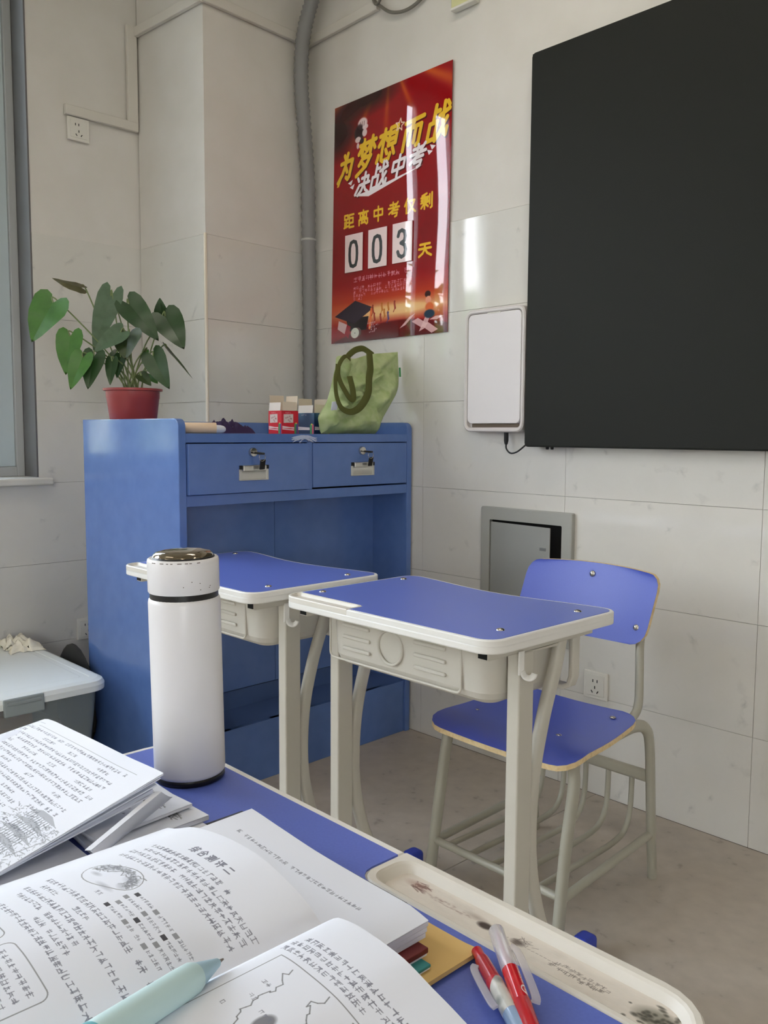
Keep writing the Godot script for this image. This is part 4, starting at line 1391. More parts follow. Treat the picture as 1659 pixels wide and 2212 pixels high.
func cabinet() -> void:
	var o := thing("lectern", "tall blue laminate teacher lectern with two locked drawers and open knee space", "lectern", "", CA, CT)
	side_panel(o, 0.590, 0.964, 0.989)
	side_panel(o, 0.530, 0.004, 0.029)
	plain(o, "back_panel", Vector3(-0.530, 0.0, 0.029), Vector3(-0.516, 1.158, 0.964), M.blue_board, 0.0015)
	plain(o, "worktop", Vector3(-0.516, 1.098, 0.029), Vector3(-0.018, 1.1165, 0.964), M.blue_board)
	plain(o, "top_rail", Vector3(-0.018, 1.0895, 0.029), Vector3(-0.001, 1.1165, 0.964), M.blue_board, 0.0012)
	plain(o, "bottom_rail", Vector3(-0.018, 0.902, 0.029), Vector3(-0.001, 0.9345, 0.964), M.blue_board, 0.0012)
	plain(o, "divider", Vector3(-0.020, 0.9345, 0.483), Vector3(-0.003, 1.0895, 0.505), M.blue_board)
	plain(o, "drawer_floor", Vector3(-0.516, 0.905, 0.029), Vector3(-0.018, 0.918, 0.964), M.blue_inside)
	plain(o, "inner_back", Vector3(-0.192, 0.258, 0.029), Vector3(-0.178, 0.905, 0.503), M.blue_board)
	plain(o, "inner_back", Vector3(-0.192, 0.258, 0.505), Vector3(-0.178, 0.905, 0.964), M.blue_board)
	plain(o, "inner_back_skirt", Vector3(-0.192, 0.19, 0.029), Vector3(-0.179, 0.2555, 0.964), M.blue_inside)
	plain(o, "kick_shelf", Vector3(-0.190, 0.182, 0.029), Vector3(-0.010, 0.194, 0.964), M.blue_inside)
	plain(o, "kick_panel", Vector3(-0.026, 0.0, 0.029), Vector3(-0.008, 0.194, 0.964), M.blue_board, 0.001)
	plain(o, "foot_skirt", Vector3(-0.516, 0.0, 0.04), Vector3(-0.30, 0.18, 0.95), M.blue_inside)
	for d in [[0.507, 0.962, 0.9365, 1.0865, 0.010, 0.730], [0.0325, 0.4815, 0.940, 1.0865, 0.0005, 0.2555]]:
		var s := new_st()
		box(s, T(d[4] - 0.010, (d[2] + d[3]) / 2, (d[0] + d[1]) / 2), Vector3(0.020, d[3] - d[2], d[1] - d[0]), 0.0015)
		var dr := obj("drawer", s, M.blue_board, o)
		var hzc: float = d[5]
		var fx: float = d[4]
		var rot := Transform3D(Basis(Vector3.UP, PI / 2), Vector3(fx, 0.997, hzc))   # local x to -z of the lectern, local z outwards
		s = new_st()
		# recessed cup pull: frame, hood and bowl
		box(s, rot * T(0, -0.0215, 0.001), Vector3(0.112, 0.004, 0.003), 0.001)
		for sx in [-0.051, 0.051]:
			box(s, rot * T(sx, -0.006, 0.001), Vector3(0.010, 0.034, 0.003), 0.001)
		box(s, rot * T(0, 0.014, 0.0045), Vector3(0.088, 0.018, 0.009), 0.003)
		var g := []
		for i in 9:
			var row := []
			for j in 7:
				var px := lerpf(-0.047, 0.047, i / 8.0)
				var k := j / 6.0
				row.append(rot * Vector3(px, lerpf(0.008, -0.020, k), 0.0006 + 0.0010 * sin(PI * k)))
			g.append(row)
		sheet(s, g, Vector3.RIGHT)
		var pull := obj("cup_pull", s, M.steel_plate, dr)
		for sx in [-0.050, 0.050]:
			s = new_st()
			box(s, rot * T(sx, 0.017, 0.0028), Vector3(0.010, 0.012, 0.005), 0.001)
			obj("pull_end", s, M.black, dr)
		s = new_st()
		lathe(s, Transform3D(Basis(Vector3.FORWARD, PI / 2), Vector3(fx, 1.060, hzc + 0.005)), [Vector2(0.015, 0), Vector2(0.015, 0.004), Vector2(0.013, 0.009), Vector2(0.007, 0.010), Vector2(0, 0.010)], 18)
		obj("lock", s, M.chrome, dr)
	# frayed pale strip on the worktop edge
	rng.seed = 5
	var st := new_st()
	for i in 22:
		var z0 := rng.randf_range(0.455, 0.50)
		var z1 := rng.randf_range(0.53, 0.575)
		var y0 := rng.randf_range(1.097, 1.108)
		sweep(st, spline([Vector3(0.0006, y0 - rng.randf() * 0.010, z0), Vector3(0.003, y0 + 0.004, (z0 + z1) / 2), Vector3(0.001, y0 - rng.randf() * 0.012, z1)], 4), circle(0.0011, 5, 0.0006), Vector3(1, 0, 0))
	obj("frayed_tape", st, mat(c8(190, 202, 226), 0.6), o)
	# keys
	var says := ["black headed key in the lock of the left lectern drawer, a second key dangling", "black headed key in the lock of the right lectern drawer, a second key dangling"]
	var k := 0
	for d in [[0.010, 0.735], [0.0005, 0.2605]]:
		var ky := thing("drawer_keys", says[k], "keys", "keys in the lectern drawers")
		k += 1
		var tr := Transform3D(Basis(Vector3.UP, CT), CA)
		var s := new_st()
		box(s, tr * T(d[0] + 0.012, 1.060, d[1]), Vector3(0.012, 0.0022, 0.006), 0.0006)
		obj("shank", s, M.chrome, ky)
		s = new_st()
		sweep(s, [tr * Vector3(d[0] + 0.017, 1.058, d[1]), tr * Vector3(d[0] + 0.040, 1.056, d[1] - 0.012)], rrect(0.020, 0.006, 0.0025, 3))
		obj("key_head", s, M.black, ky)
		s = new_st()
		var ring := []
		for i in 17:
			ring.append(tr * Vector3(d[0] + 0.034, 1.045 + cos(TAU * i / 16.0) * 0.012, d[1] - 0.012 + sin(TAU * i / 16.0) * 0.012))
		sweep(s, ring, circle(0.0008, 6), Vector3(1, 0, 0), false)
		obj("ring", s, M.chrome, ky)
		s = new_st()
		sweep(s, [tr * Vector3(d[0] + 0.030, 1.037, d[1] - 0.018), tr * Vector3(d[0] + 0.022, 1.008, d[1] - 0.020)], rrect(0.019, 0.006, 0.0025, 3), Vector3(1, 0, 0))
		obj("spare_key", s, M.black, ky)

func carton(label: String, lx0: float, lx1: float, lz0: float, lz1: float, hgt: float, red: bool) -> void:
	var o := thing("chalk_box", label, "box", "open chalk cartons on the lectern", CA + Basis(Vector3.UP, CT) * Vector3((lx0 + lx1) / 2, 1.117, (lz0 + lz1) / 2), CT)
	rng.seed = 3 if red else 4
	var base := c8(206, 24, 44) if red else c8(20, 46, 84)
	canvas(128, 144, base)
	if not red:
		for y in 70:
			for x in 128:
				dab(x, y, c8(92, 132, 150), 0.7 * (1.0 - y / 70.0) * (0.5 + 0.5 * sin(x * 0.06)))
	else:
		poly(PackedVector2Array([Vector2(14, 22), Vector2(88, 20), Vector2(88, 74), Vector2(14, 76)]), c8(214, 198, 190))
		for i in 8:
			blob(Vector2(30 + rng.randf() * 44, 32 + rng.randf() * 36), 9, 7, c8(170, 120, 116), 0.7)
	for i in 3:
		pen(Vector2(6, 98 + 8 * i), Vector2(92, 104 + 7 * i + rng.randfn() * 3), 3.2, c8(240, 220, 220))
	pen(Vector2(104, 84), Vector2(104, 142), 7.0, c8(70, 150, 90))
	pen(Vector2(118, 84), Vector2(118, 142), 6.0, c8(60, 84, 150) if red else c8(204, 70, 96))
	blob(Vector2(110, 78), 8, 8, c8(236, 210, 70))
	print_line(Vector2(30, 8), 4, 9.0, c8(244, 190, 196), 0.8)
	var m := mat(Color.WHITE, 0.45)
	m.albedo_texture = canvas_texture()
	var card := mat(c8(214, 200, 180), 0.8)
	var cardw := mat(c8(232, 222, 212), 0.8)
	var hx := (lx1 - lx0) / 2
	var hz := (lz1 - lz0) / 2
	var k := 0
	for t in [Transform3D(Basis(), Vector3(0, hgt / 2, hz)), Transform3D(Basis(Vector3.UP, PI / 2), Vector3(hx, hgt / 2, 0)), Transform3D(Basis(Vector3.UP, PI), Vector3(0, hgt / 2, -hz)), Transform3D(Basis(Vector3.UP, -PI / 2), Vector3(-hx, hgt / 2, 0))]:
		var w := hx * 2 if k % 2 == 0 else hz * 2
		var s := new_st()
		box(s, t, Vector3(w, hgt, 0.0012), 0.0003)
		obj("side", s, m, o)
		s = new_st()
		var fh: float = [0.027, 0.029, 0.050, 0.052][k]
		box(s, t * TR(-0.002 if k % 2 == 0 else 0.0, hgt / 2 + fh / 2, -0.001, -0.10 if k < 2 else 0.06), Vector3(w * 0.86, fh, 0.0010), 0.0003)
		obj("flap", s, cardw if k == 0 else card, o)
		k += 1
	var s2 := new_st()
	box(s2, T(0, 0.001, 0), Vector3(hx * 2 - 0.002, 0.002, hz * 2 - 0.002))
	obj("base", s2, card, o)

func cabinet_things() -> void:
	carton("open red chalk carton with upright flaps, next to the column side of the lectern top", -0.150, -0.080, 0.478, 0.548, 0.076, true)
	carton("open dark blue chalk carton with upright flaps, beside the green bag", -0.232, -0.140, 0.283, 0.356, 0.073, false)
	var dw := thing("wooden_rod", "pale wooden rolling rod lying at the left end of the lectern top", "wooden rod")
	var a := cab(-0.125, 1.1335, 0.955)
	var b := cab(-0.055, 1.1335, 0.822)
	var ax := (b - a).normalized()
	var side := ax.cross(Vector3.UP).normalized()
	var bs := Basis(side, ax, side.cross(ax))
	var s := new_st()
	lathe(s, Transform3D(bs, a), [Vector2(0, 0), Vector2(0.0155, 0), Vector2(0.0165, 0.001), Vector2(0.0165, a.distance_to(b) - 0.001), Vector2(0.0158, a.distance_to(b))], 24)
	obj("shaft", s, M.dowel, dw)
	s = new_st()
	lathe(s, Transform3D(bs, a + ax * (a.distance_to(b) - 0.0002)), [Vector2(0.0160, 0), Vector2(0, 0.0004)], 24)
	obj("end_grain", s, M.dowel_end, dw)
	var wr := thing("white_tube", "small white plastic tube with a rounded end behind the wooden rod", "tube")
	a = cab(-0.16, 1.131, 0.86)
	b = cab(-0.13, 1.130, 0.735)
	ax = (b - a).normalized()
	side = ax.cross(Vector3.UP).normalized()
	s = new_st()
	lathe(s, Transform3D(Basis(side, ax, side.cross(ax)), a), [Vector2(0, 0), Vector2(0.0135, 0), Vector2(0.0135, 0.10), Vector2(0.0128, 0.112), Vector2(0.0105, 0.121), Vector2(0.006, 0.127), Vector2(0, 0.129)], 20)
	obj("body", s, mat(c8(226, 228, 236), 0.4), wr)
	# crumpled dark cloth
	var n := FastNoiseLite.new()
	n.seed = 12
	n.fractal_octaves = 2
	n.frequency = 1.6
	var cl := thing("crumpled_cloth", "crumpled dark purple cloth behind the wooden rod", "cloth")
	var g := []
	for i in 25:
		var row := []
		for j in 13:
			var u := i / 24.0 * 2.0 - 1.0
			var v := j / 12.0 * 2.0 - 1.0
			var e := maxf(0.0, 1.0 - pow(absf(u), 7.0)) * maxf(0.0, 1.0 - pow(absf(v), 5.0))
			var p := cab(-0.24 + v * 0.06, 0, 0.652 + u * 0.078)
			p.y = 1.1175 + e * (0.030 + 0.026 * n.get_noise_2d(u * 1.2, v * 0.8) + 0.012 * n.get_noise_2d(u * 2.3 + 4.0, v * 2.0))
			row.append(p)
		g.append(row)
	s = new_st()
	sheet(s, g, Vector3.UP)
	obj("folds", s, M.cloth_purple, cl)
	tote()

func tote() -> void:
	var o := thing("tote_bag", "light green cloth tote bag with olive handles slumped on the lectern under the poster", "bag")
	var outl := [Vector2(0.386, 1.1185), Vector2(0.397, 1.162), Vector2(0.385, 1.187), Vector2(0.357, 1.227), Vector2(0.336, 1.296), Vector2(0.320, 1.348), Vector2(0.313, 1.383), Vector2(0.272, 1.388), Vector2(0.234, 1.381), Vector2(0.188, 1.393), Vector2(0.135, 1.405), Vector2(0.010, 1.420), Vector2(0.004, 1.34), Vector2(0.010, 1.28), Vector2(0.047, 1.226), Vector2(0.094, 1.166), Vector2(0.126, 1.1185), Vector2(0.255, 1.1185)]
	var ring := []
	for i in outl.size():
		for k in 4:
			ring.append(outl[i].cubic_interpolate(outl[(i + 1) % outl.size()], outl[(i + outl.size() - 1) % outl.size()], outl[(i + 2) % outl.size()], k / 4.0) if not i in [0, 10, 11, 15, 16, 17] else outl[i].lerp(outl[(i + 1) % outl.size()], k / 4.0))
	var ctr := Vector2(0.225, 1.26)
	var n := FastNoiseLite.new()
	n.seed = 8
	n.frequency = 6.0
	var s := new_st()
	for sd in [1.0, -1.0]:
		var g := []
		for i in ring.size() + 1:
			var row := []
			for j in 15:
				var k := j / 14.0
				var p: Vector2 = ctr.lerp(ring[i % ring.size()], k)
				p.y = maxf(p.y, 1.1185)
				var fat := lerpf(0.062, 0.014, clampf((p.y - 1.12) / 0.26, 0.0, 1.0)) * pow(1.0 - pow(k, 3.0), 0.7)
				var fold := 0.036 * n.get_noise_2d(p.x * 1.2 + p.y * 1.4, p.y * 1.9 - p.x) + 0.007 * sin((p.x * 0.8 + p.y) * 48.0)
				fold += 0.016 * exp(-pow((p.y - 1.30 - (0.2 - p.x) * 0.35) / 0.010, 2.0))
				row.append(cab(-0.070 + sd * fat + (fold * (1.0 - pow(k, 6.0)) if sd > 0 else 0.0), p.y, p.x))
			g.append(row)
		sheet(s, g, Vector3(sd, 0, 0))
	obj("body", s, M.tote, o)
	var sec := rrect(0.023, 0.0032, 0.0012, 2)
	var tr := Transform3D(Basis(Vector3.UP, CT), CA)
	var lists := [
		[[0.186, 1.404, -0.040], [0.200, 1.349, -0.020], [0.216, 1.31, -0.010], [0.233, 1.269, 0.006], [0.257, 1.235, 0.014], [0.291, 1.205, 0.018], [0.328, 1.192, 0.016], [0.359, 1.204, 0.006], [0.371, 1.237, -0.004], [0.371, 1.275, -0.012], [0.359, 1.313, -0.024], [0.338, 1.346, -0.034], [0.315, 1.372, -0.042], [0.292, 1.385, -0.046], [0.271, 1.374, -0.046]],
		[[0.268, 1.368, -0.074], [0.258, 1.385, -0.076], [0.241, 1.399, -0.078], [0.214, 1.414, -0.080], [0.182, 1.421, -0.080], [0.159, 1.414, -0.078], [0.134, 1.400, -0.074]],
		[[0.334, 1.352, -0.040], [0.344, 1.321, -0.030], [0.338, 1.290, -0.022], [0.326, 1.262, -0.012], [0.312, 1.240, -0.006], [0.297, 1.238, -0.004], [0.294, 1.270, -0.010], [0.296, 1.315, -0.024]]]
	for l in lists:
		var pts := []
		for p in l:
			pts.append(tr * Vector3(p[2], p[1], p[0]))
		s = new_st()
		var path := spline(pts, 5)
		var sc := []
		for i in path.size():
			var k := float(i) / (path.size() - 1)
			sc.append(lerpf(1.28, 0.62, smoothstep(0.2, 0.65, k)) if l.size() > 10 else 0.95)
		sweep(s, path, sec, tr.basis * Vector3(1, 0.15, 0), true, true, sc)
		obj("handle", s, M.strap, o)
	s = new_st()
	box(s, tr * TR(-0.014, 1.212, 0.374, 0.3, PI / 2, 0.1), Vector3(0.026, 0.030, 0.002), 0.0006)
	obj("white_tag", s, M.paper, o)
	s = new_st()
	box(s, tr * TR(-0.050, 1.345, 0.018, 0, PI / 2 + 0.2, 0.1), Vector3(0.010, 0.034, 0.002), 0.0006)
	obj("green_print", s, mat(c8(70, 150, 90), 0.7), o)

# ---------------------------------------------------------------- the plant
func heart_leaf(a: Vector3, t: Vector3, w: float, nrm: Vector3, bend: float) -> SurfaceTool:
	var half := [Vector2(0.02, 0.02), Vector2(0.13, 0.17), Vector2(0.28, 0.22), Vector2(0.42, 0.15), Vector2(0.50, 0.0), Vector2(0.49, -0.18), Vector2(0.43, -0.38), Vector2(0.32, -0.60), Vector2(0.19, -0.79), Vector2(0.08, -0.93), Vector2(0.0, -1.0)]
	var d := t - a
	var l := d.length()
	d = d.normalized()
	var x := d.cross(nrm).normalized()
	var n := x.cross(d).normalized()
	if n.dot(nrm) < 0.0:
		n = -n
	var s := new_st()
	for sd in [-1.0, 1.0]:
		var g := []
		for i in half.size():
			var row := []
			var h: Vector2 = half[i]
			var mid := Vector2(0, -pow(float(i) / (half.size() - 1), 1.15))
			for j in 6:
				var k := j / 5.0
				var p := mid.lerp(h, k)
				var y := p.y
				var z := 0.16 * absf(p.x) - bend * y * y + 0.03 * sin(y * 9.0) * absf(p.x) * 2.0
				row.append(a + x * (p.x * sd * w) - d * (y * l) + n * (z * w))
			g.append(row)
		sheet(s, g, nrm)
	return s

func plant() -> void:
	var at := cab(-0.438, 1.1165, 0.886)
	var o := thing("potted_plant", "heart-leaved green plant in a maroon plastic pot on the lectern corner", "plant", "", at)
	var s := new_st()
	lathe(s, Transform3D(), [Vector2(0, 0), Vector2(0.068, 0), Vector2(0.070, 0.004), Vector2(0.084, 0.112), Vector2(0.0855, 0.114), Vector2(0.0865, 0.136), Vector2(0.095, 0.138), Vector2(0.0955, 0.145), Vector2(0.091, 0.1455), Vector2(0.083, 0.137), Vector2(0.080, 0.118)], 40)
	obj("pot", s, M.pot, o)
	s = new_st()
	lathe(s, Transform3D(), [Vector2(0.0815, 0.124), Vector2(0.04, 0.130), Vector2(0, 0.132)], 24)
	obj("soil", s, M.soil, o)
	var rim := Vector3(0, 0.1435, 0)
	var list := [
		[Vector3(-0.158, 0.286, 0.202), Vector3(-0.174, 0.157, 0.278), 0.135, 0], [Vector3(-0.146, 0.346, 0.108), Vector3(-0.188, 0.367, 0.193), 0.060, 2],
		[Vector3(-0.062, 0.169, 0.188), Vector3(-0.035, 0.042, 0.221), 0.087, 0], [Vector3(-0.009, 0.098, 0.171), Vector3(-0.003, -0.006, 0.222), 0.074, 0],
		[Vector3(-0.002, 0.105, 0.134), Vector3(0.018, -0.005, 0.171), 0.076, 1], [Vector3(0.020, 0.089, 0.083), Vector3(0.048, 0.010, 0.108), 0.042, 1],
		[Vector3(-0.074, 0.317, 0.036), Vector3(-0.074, 0.128, 0.105), 0.086, 3], [Vector3(0.033, 0.185, 0.057), Vector3(0.003, 0.121, 0.141), 0.067, 3],
		[Vector3(0.033, 0.181, 0.029), Vector3(0.058, 0.097, 0.058), 0.103, 4], [Vector3(-0.029, 0.290, -0.008), Vector3(0.075, 0.169, -0.057), 0.094, 1],
		[Vector3(0.031, 0.253, -0.110), Vector3(0.111, 0.140, -0.135), 0.105, 1], [Vector3(0.086, 0.110, -0.032), Vector3(0.155, 0.001, -0.046), 0.081, 1],
		[Vector3(0.033, 0.145, -0.112), Vector3(0.131, 0.038, -0.157), 0.030, 1], [Vector3(0.063, 0.044, 0.0), Vector3(0.114, 0.012, -0.005), 0.040, 4],
		[Vector3(0.057, 0.051, -0.037), Vector3(0.102, 0.018, -0.037), 0.036, 0], [Vector3(-0.111, 0.286, 0.007), Vector3(-0.097, 0.219, 0.044), 0.034, 5],
		[Vector3(-0.047, 0.123, 0.033), Vector3(-0.041, 0.098, 0.074), 0.030, 1], [Vector3(0.005, 0.255, -0.112), Vector3(0.022, 0.314, -0.094), 0.052, 1],
		[Vector3(0.001, 0.106, 0.043), Vector3(0.025, 0.034, 0.071), 0.042, 1], [Vector3(-0.007, 0.131, -0.054), Vector3(0.016, 0.088, -0.028), 0.024, 0]]
	var eye := Vector3(0.72, 0.05, 0.69)
	var ups := Vector3(0.35, 0.25, 0.35)
	for i in list.size():
		var l: Array = list[i]
		var a: Vector3 = l[0] * 0.965 + rim
		var t: Vector3 = l[1] * 0.965 + rim
		var n := (eye + Vector3(sin(i * 2.1) * 0.22, 0.30 + 0.12 * sin(i * 1.3), cos(i * 1.7) * 0.22)).normalized()
		if i == 1:
			n = Vector3(0.30, -0.95, 0.25).normalized()
		if i == 12:
			n = Vector3(0.55, 0.62, -0.35).normalized()
		obj("leaf", heart_leaf(a, t, l[2], n, 0.10 + 0.05 * sin(i * 3.0)), M.leaf_yellow if l[3] == 5 else M.leaf[l[3]], o)
		var root := Vector3(cos(i * 2.4) * 0.022, 0.126, sin(i * 2.4) * 0.022)
		var mid := root.lerp(a, 0.55) + Vector3(0, 0.035, 0)
		s = new_st()
		sweep(s, spline([root, root.lerp(mid, 0.5) + Vector3(0, 0.012, 0), mid, a - (t - a).normalized() * 0.012 + Vector3(0, 0.004, 0), a], 5), circle(0.0024, 7), Vector3(1, 0, 0))
		obj("stalk", s, M.stem, o)

# ---------------------------------------------------------------- storage box on the floor
func lid_ring(d: float) -> PackedVector2Array:
	return rrect(0.69 - 2.0 * d, 0.47 - 2.0 * d, maxf(0.062 - d, 0.014), 6)

func storage_box() -> void:
	var o := thing("storage_box", "translucent plastic storage box with a white lid on the floor left of the lectern", "storage box", "", Vector3(-2.875, 0, 1.30))
	var hw := 0.345
	var hd := 0.235
	var s := new_st()
	var lid := rrect(hw * 2, hd * 2, 0.062, 6)
	var t0 := Transform3D()
	for lv in [[lid, 0.312, lid_ring(-0.001), 0.330], [lid_ring(-0.001), 0.330, lid_ring(0.006), 0.342], [lid_ring(0.006), 0.342, lid_ring(0.020), 0.348], [lid_ring(0.020), 0.348, lid_ring(0.045), 0.349], [lid_ring(0.045), 0.349, lid_ring(0.048), 0.3475], [lid_ring(0.048), 0.3475, lid_ring(0.066), 0.3475], [lid_ring(0.066), 0.3475, lid_ring(0.069), 0.3485], [lid_ring(0.069), 0.3485, lid_ring(0.074), 0.3485]]:
		band(s, t0, lv[0], lv[1], lv[2], lv[3])
	cap(s, t0, lid_ring(0.074), 0.3485)
	cap(s, t0, lid_ring(0.001), 0.312, -1.0)
	obj("lid", s, M.clear_lid, o)
	s = new_st()
	for lv in [[0.060, 0.004, 0.036, 0.20], [0.036, 0.20, 0.026, 0.305]]:
		band(s, t0, lid_ring(lv[0]), lv[1], lid_ring(lv[2]), lv[3])
		band(s, t0, lid_ring(lv[0] + 0.002), lv[1], lid_ring(lv[2] + 0.002), lv[3], -1.0)
	band(s, t0, lid_ring(0.026), 0.305, lid_ring(0.010), 0.308)
	cap(s, t0, lid_ring(0.060), 0.004, -1.0)
	obj("tub", s, M.box_body, o)
	for sx in [-1.0, 1.0]:
		s = new_st()
		box(s, TR(sx * (hw + 0.006), 0.318, 0.04, 0, 0, sx * 0.08), Vector3(0.012, 0.052, 0.118), 0.004)
		box(s, TR(sx * (hw + 0.012), 0.330, 0.04), Vector3(0.006, 0.010, 0.10), 0.002)
		obj("clip", s, M.clip_grey, o)
	var inside := [[Vector3(-0.02, 0.10, 0.0), Vector3(0.40, 0.17, 0.28), c8(170, 160, 150), "folded_cloth", "pale folded cloth inside the translucent storage box"], [Vector3(0.10, 0.23, 0.08), Vector3(0.30, 0.07, 0.20), c8(150, 92, 60), "brown_book", "brown bound book lying on top inside the translucent storage box"]]
	for it in inside:
		s = new_st()
		box(s, TR(it[0].x, it[0].y, it[0].z, 0, 0.1, 0), it[1], 0.02)
		var b := obj(it[3], s, mat(it[2], 0.8))
		b.position = Vector3(-2.875, 0, 1.30)
		tag(b, it[4], "cloth" if it[3] == "folded_cloth" else "book")
	# crumpled tissue on the lid
	var n := FastNoiseLite.new()
	n.seed = 77
	n.fractal_octaves = 2
	n.frequency = 0.8
	var tp := thing("crumpled_tissue", "crumpled cream tissue lying on the storage box lid", "tissue")
	s = new_st()
	var g := []
	for i in 21:
		var row := []
		for j in 21:
			var u := i / 20.0 * 2.0 - 1.0
			var v := j / 20.0 * 2.0 - 1.0
			var e := (1.0 - u * u * u * u) * (1.0 - v * v * v * v)
			row.append(Vector3(-3.10 + u * 0.085 + 0.05 * n.get_noise_2d(u + 9.0, v), 0.350 + e * (0.018 + absf(n.get_noise_2d(u * 1.3, v * 1.3)) * 0.050), 1.135 + v * 0.05 + 0.03 * n.get_noise_2d(u, v + 5.0)))
		g.append(row)
	sheet(s, g, Vector3.UP)
	obj("paper", s, mat(c8(246, 241, 224), 0.9), tp)
	var bb := thing("black_bag", "black plastic bag wedged between the storage box and the lectern", "bag")
	s = new_st()
	g = []
	for i in 19:
		var row := []
		for j in 13:
			var a := PI * 2.0 * i / 18.0
			var b := lerpf(-1.4, 1.45, j / 12.0)
			var w := 1.0 + 0.18 * n.get_noise_2d(i * 0.7, j * 0.5)
			row.append(Vector3(-2.86 + cos(a) * cos(b) * 0.15 * w, 0.195 + sin(b) * 0.195, 1.038 + sin(a) * cos(b) * 0.018))
		g.append(row)
	sheet(s, g, Vector3.ZERO)
	obj("body", s, mat(c8(16, 17, 18), 0.6), bb)

# ---------------------------------------------------------------- flask
func bottle() -> void:
	var o := thing("vacuum_flask", "white cylindrical vacuum flask with black rings at the far corner of the nearest desk", "flask", "", Vector3(-0.7235, 0.7860, 1.8565))
	o.basis = Basis(Vector3(0.865, 0.0, 0.50).normalized(), 0.017)
	var s := new_st()
	lathe(s, Transform3D(), [Vector2(0, 0), Vector2(0.0325, 0), Vector2(0.0335, 0.001), Vector2(0.0335, 0.0055), Vector2(0.0328, 0.0062)], 56)
	obj("base_ring", s, M.bottle_black, o)
	s = new_st()
	lathe(s, Transform3D(), [Vector2(0.0328, 0.0058), Vector2(0.0336, 0.0066), Vector2(0.0340, 0.009), Vector2(0.0340, 0.1735), Vector2(0.0334, 0.1765), Vector2(0.0318, 0.178), Vector2(0.030, 0.1782)], 56)
	obj("body", s, M.bottle, o)
	s = new_st()
	lathe(s, Transform3D(), [Vector2(0.030, 0.177), Vector2(0.0322, 0.1775), Vector2(0.0322, 0.184), Vector2(0.030, 0.1845)], 48)
	obj("neck_ring", s, M.bottle_black, o)
	s = new_st()
	lathe(s, Transform3D(), [Vector2(0.030, 0.1830), Vector2(0.0330, 0.1833), Vector2(0.0337, 0.1845), Vector2(0.0337, 0.2125), Vector2(0.0332, 0.2148), Vector2(0.0318, 0.2158), Vector2(0.0298, 0.2155), Vector2(0.0296, 0.2135)], 56)
	var lid := obj("cap", s, M.bottle, o)
	rng.seed = 14
	s = new_st()
	for i in 16:
		var a := rng.randf_range(-0.35, 1.5)
		var y := 0.2135 if i < 10 else 0.188 + rng.randf() * 0.012
		var r := 0.0337 if i >= 10 else 0.0334
		box(s, Transform3D(Basis(Vector3.UP, -a + PI / 2), Vector3(cos(a) * r, y, sin(a) * r)), Vector3(rng.randf_range(0.0008, 0.004) if i < 10 else 0.0008, 0.0007, 0.0004))
	obj("paint_chips", s, mat(c8(96, 84, 74), 0.8), lid)
	s = new_st()
	lathe(s, Transform3D(), [Vector2(0.0300, 0.2138), Vector2(0.0296, 0.2165), Vector2(0.0285, 0.2172)], 48)
	obj("lid_rim", s, M.bottle_black, lid)
	s = new_st()
	lathe(s, Transform3D(), [Vector2(0.0288, 0.2165), Vector2(0.0280, 0.2188), Vector2(0.0250, 0.2212), Vector2(0.017, 0.2228), Vector2(0.008, 0.2234), Vector2(0, 0.2235)], 48)
	obj("lid_window", s, mat(c8(112, 100, 78), 0.10, 0.6, 1.0), lid)

# ---------------------------------------------------------------- papers on the nearest desk
const INK := Color(0.50, 0.51, 0.57)

func page_mat(rough := 0.85) -> StandardMaterial3D:
	var m := mat(Color.WHITE, rough)
	m.albedo_texture = canvas_texture()
	return m

func page_grid(prof: Array, z0: float, z1: float, n: int, m: int, tilt: float, lift := 0.0, tilt_left := -1.0) -> Array:
	var g := []
	var x0: float = prof[0].x
	var x1: float = prof[-1].x
	for i in n + 1:
		var row := []
		for j in m + 1:
			var x := lerpf(x0, x1, float(i) / n)
			var z := lerpf(z0, z1, float(j) / m)
			row.append(Vector3(x, profile_at(prof, x) - (tilt if tilt_left < 0.0 else lerpf(tilt_left, tilt, float(i) / n)) * (z - z0) + lift, z))
		g.append(row)
	return g

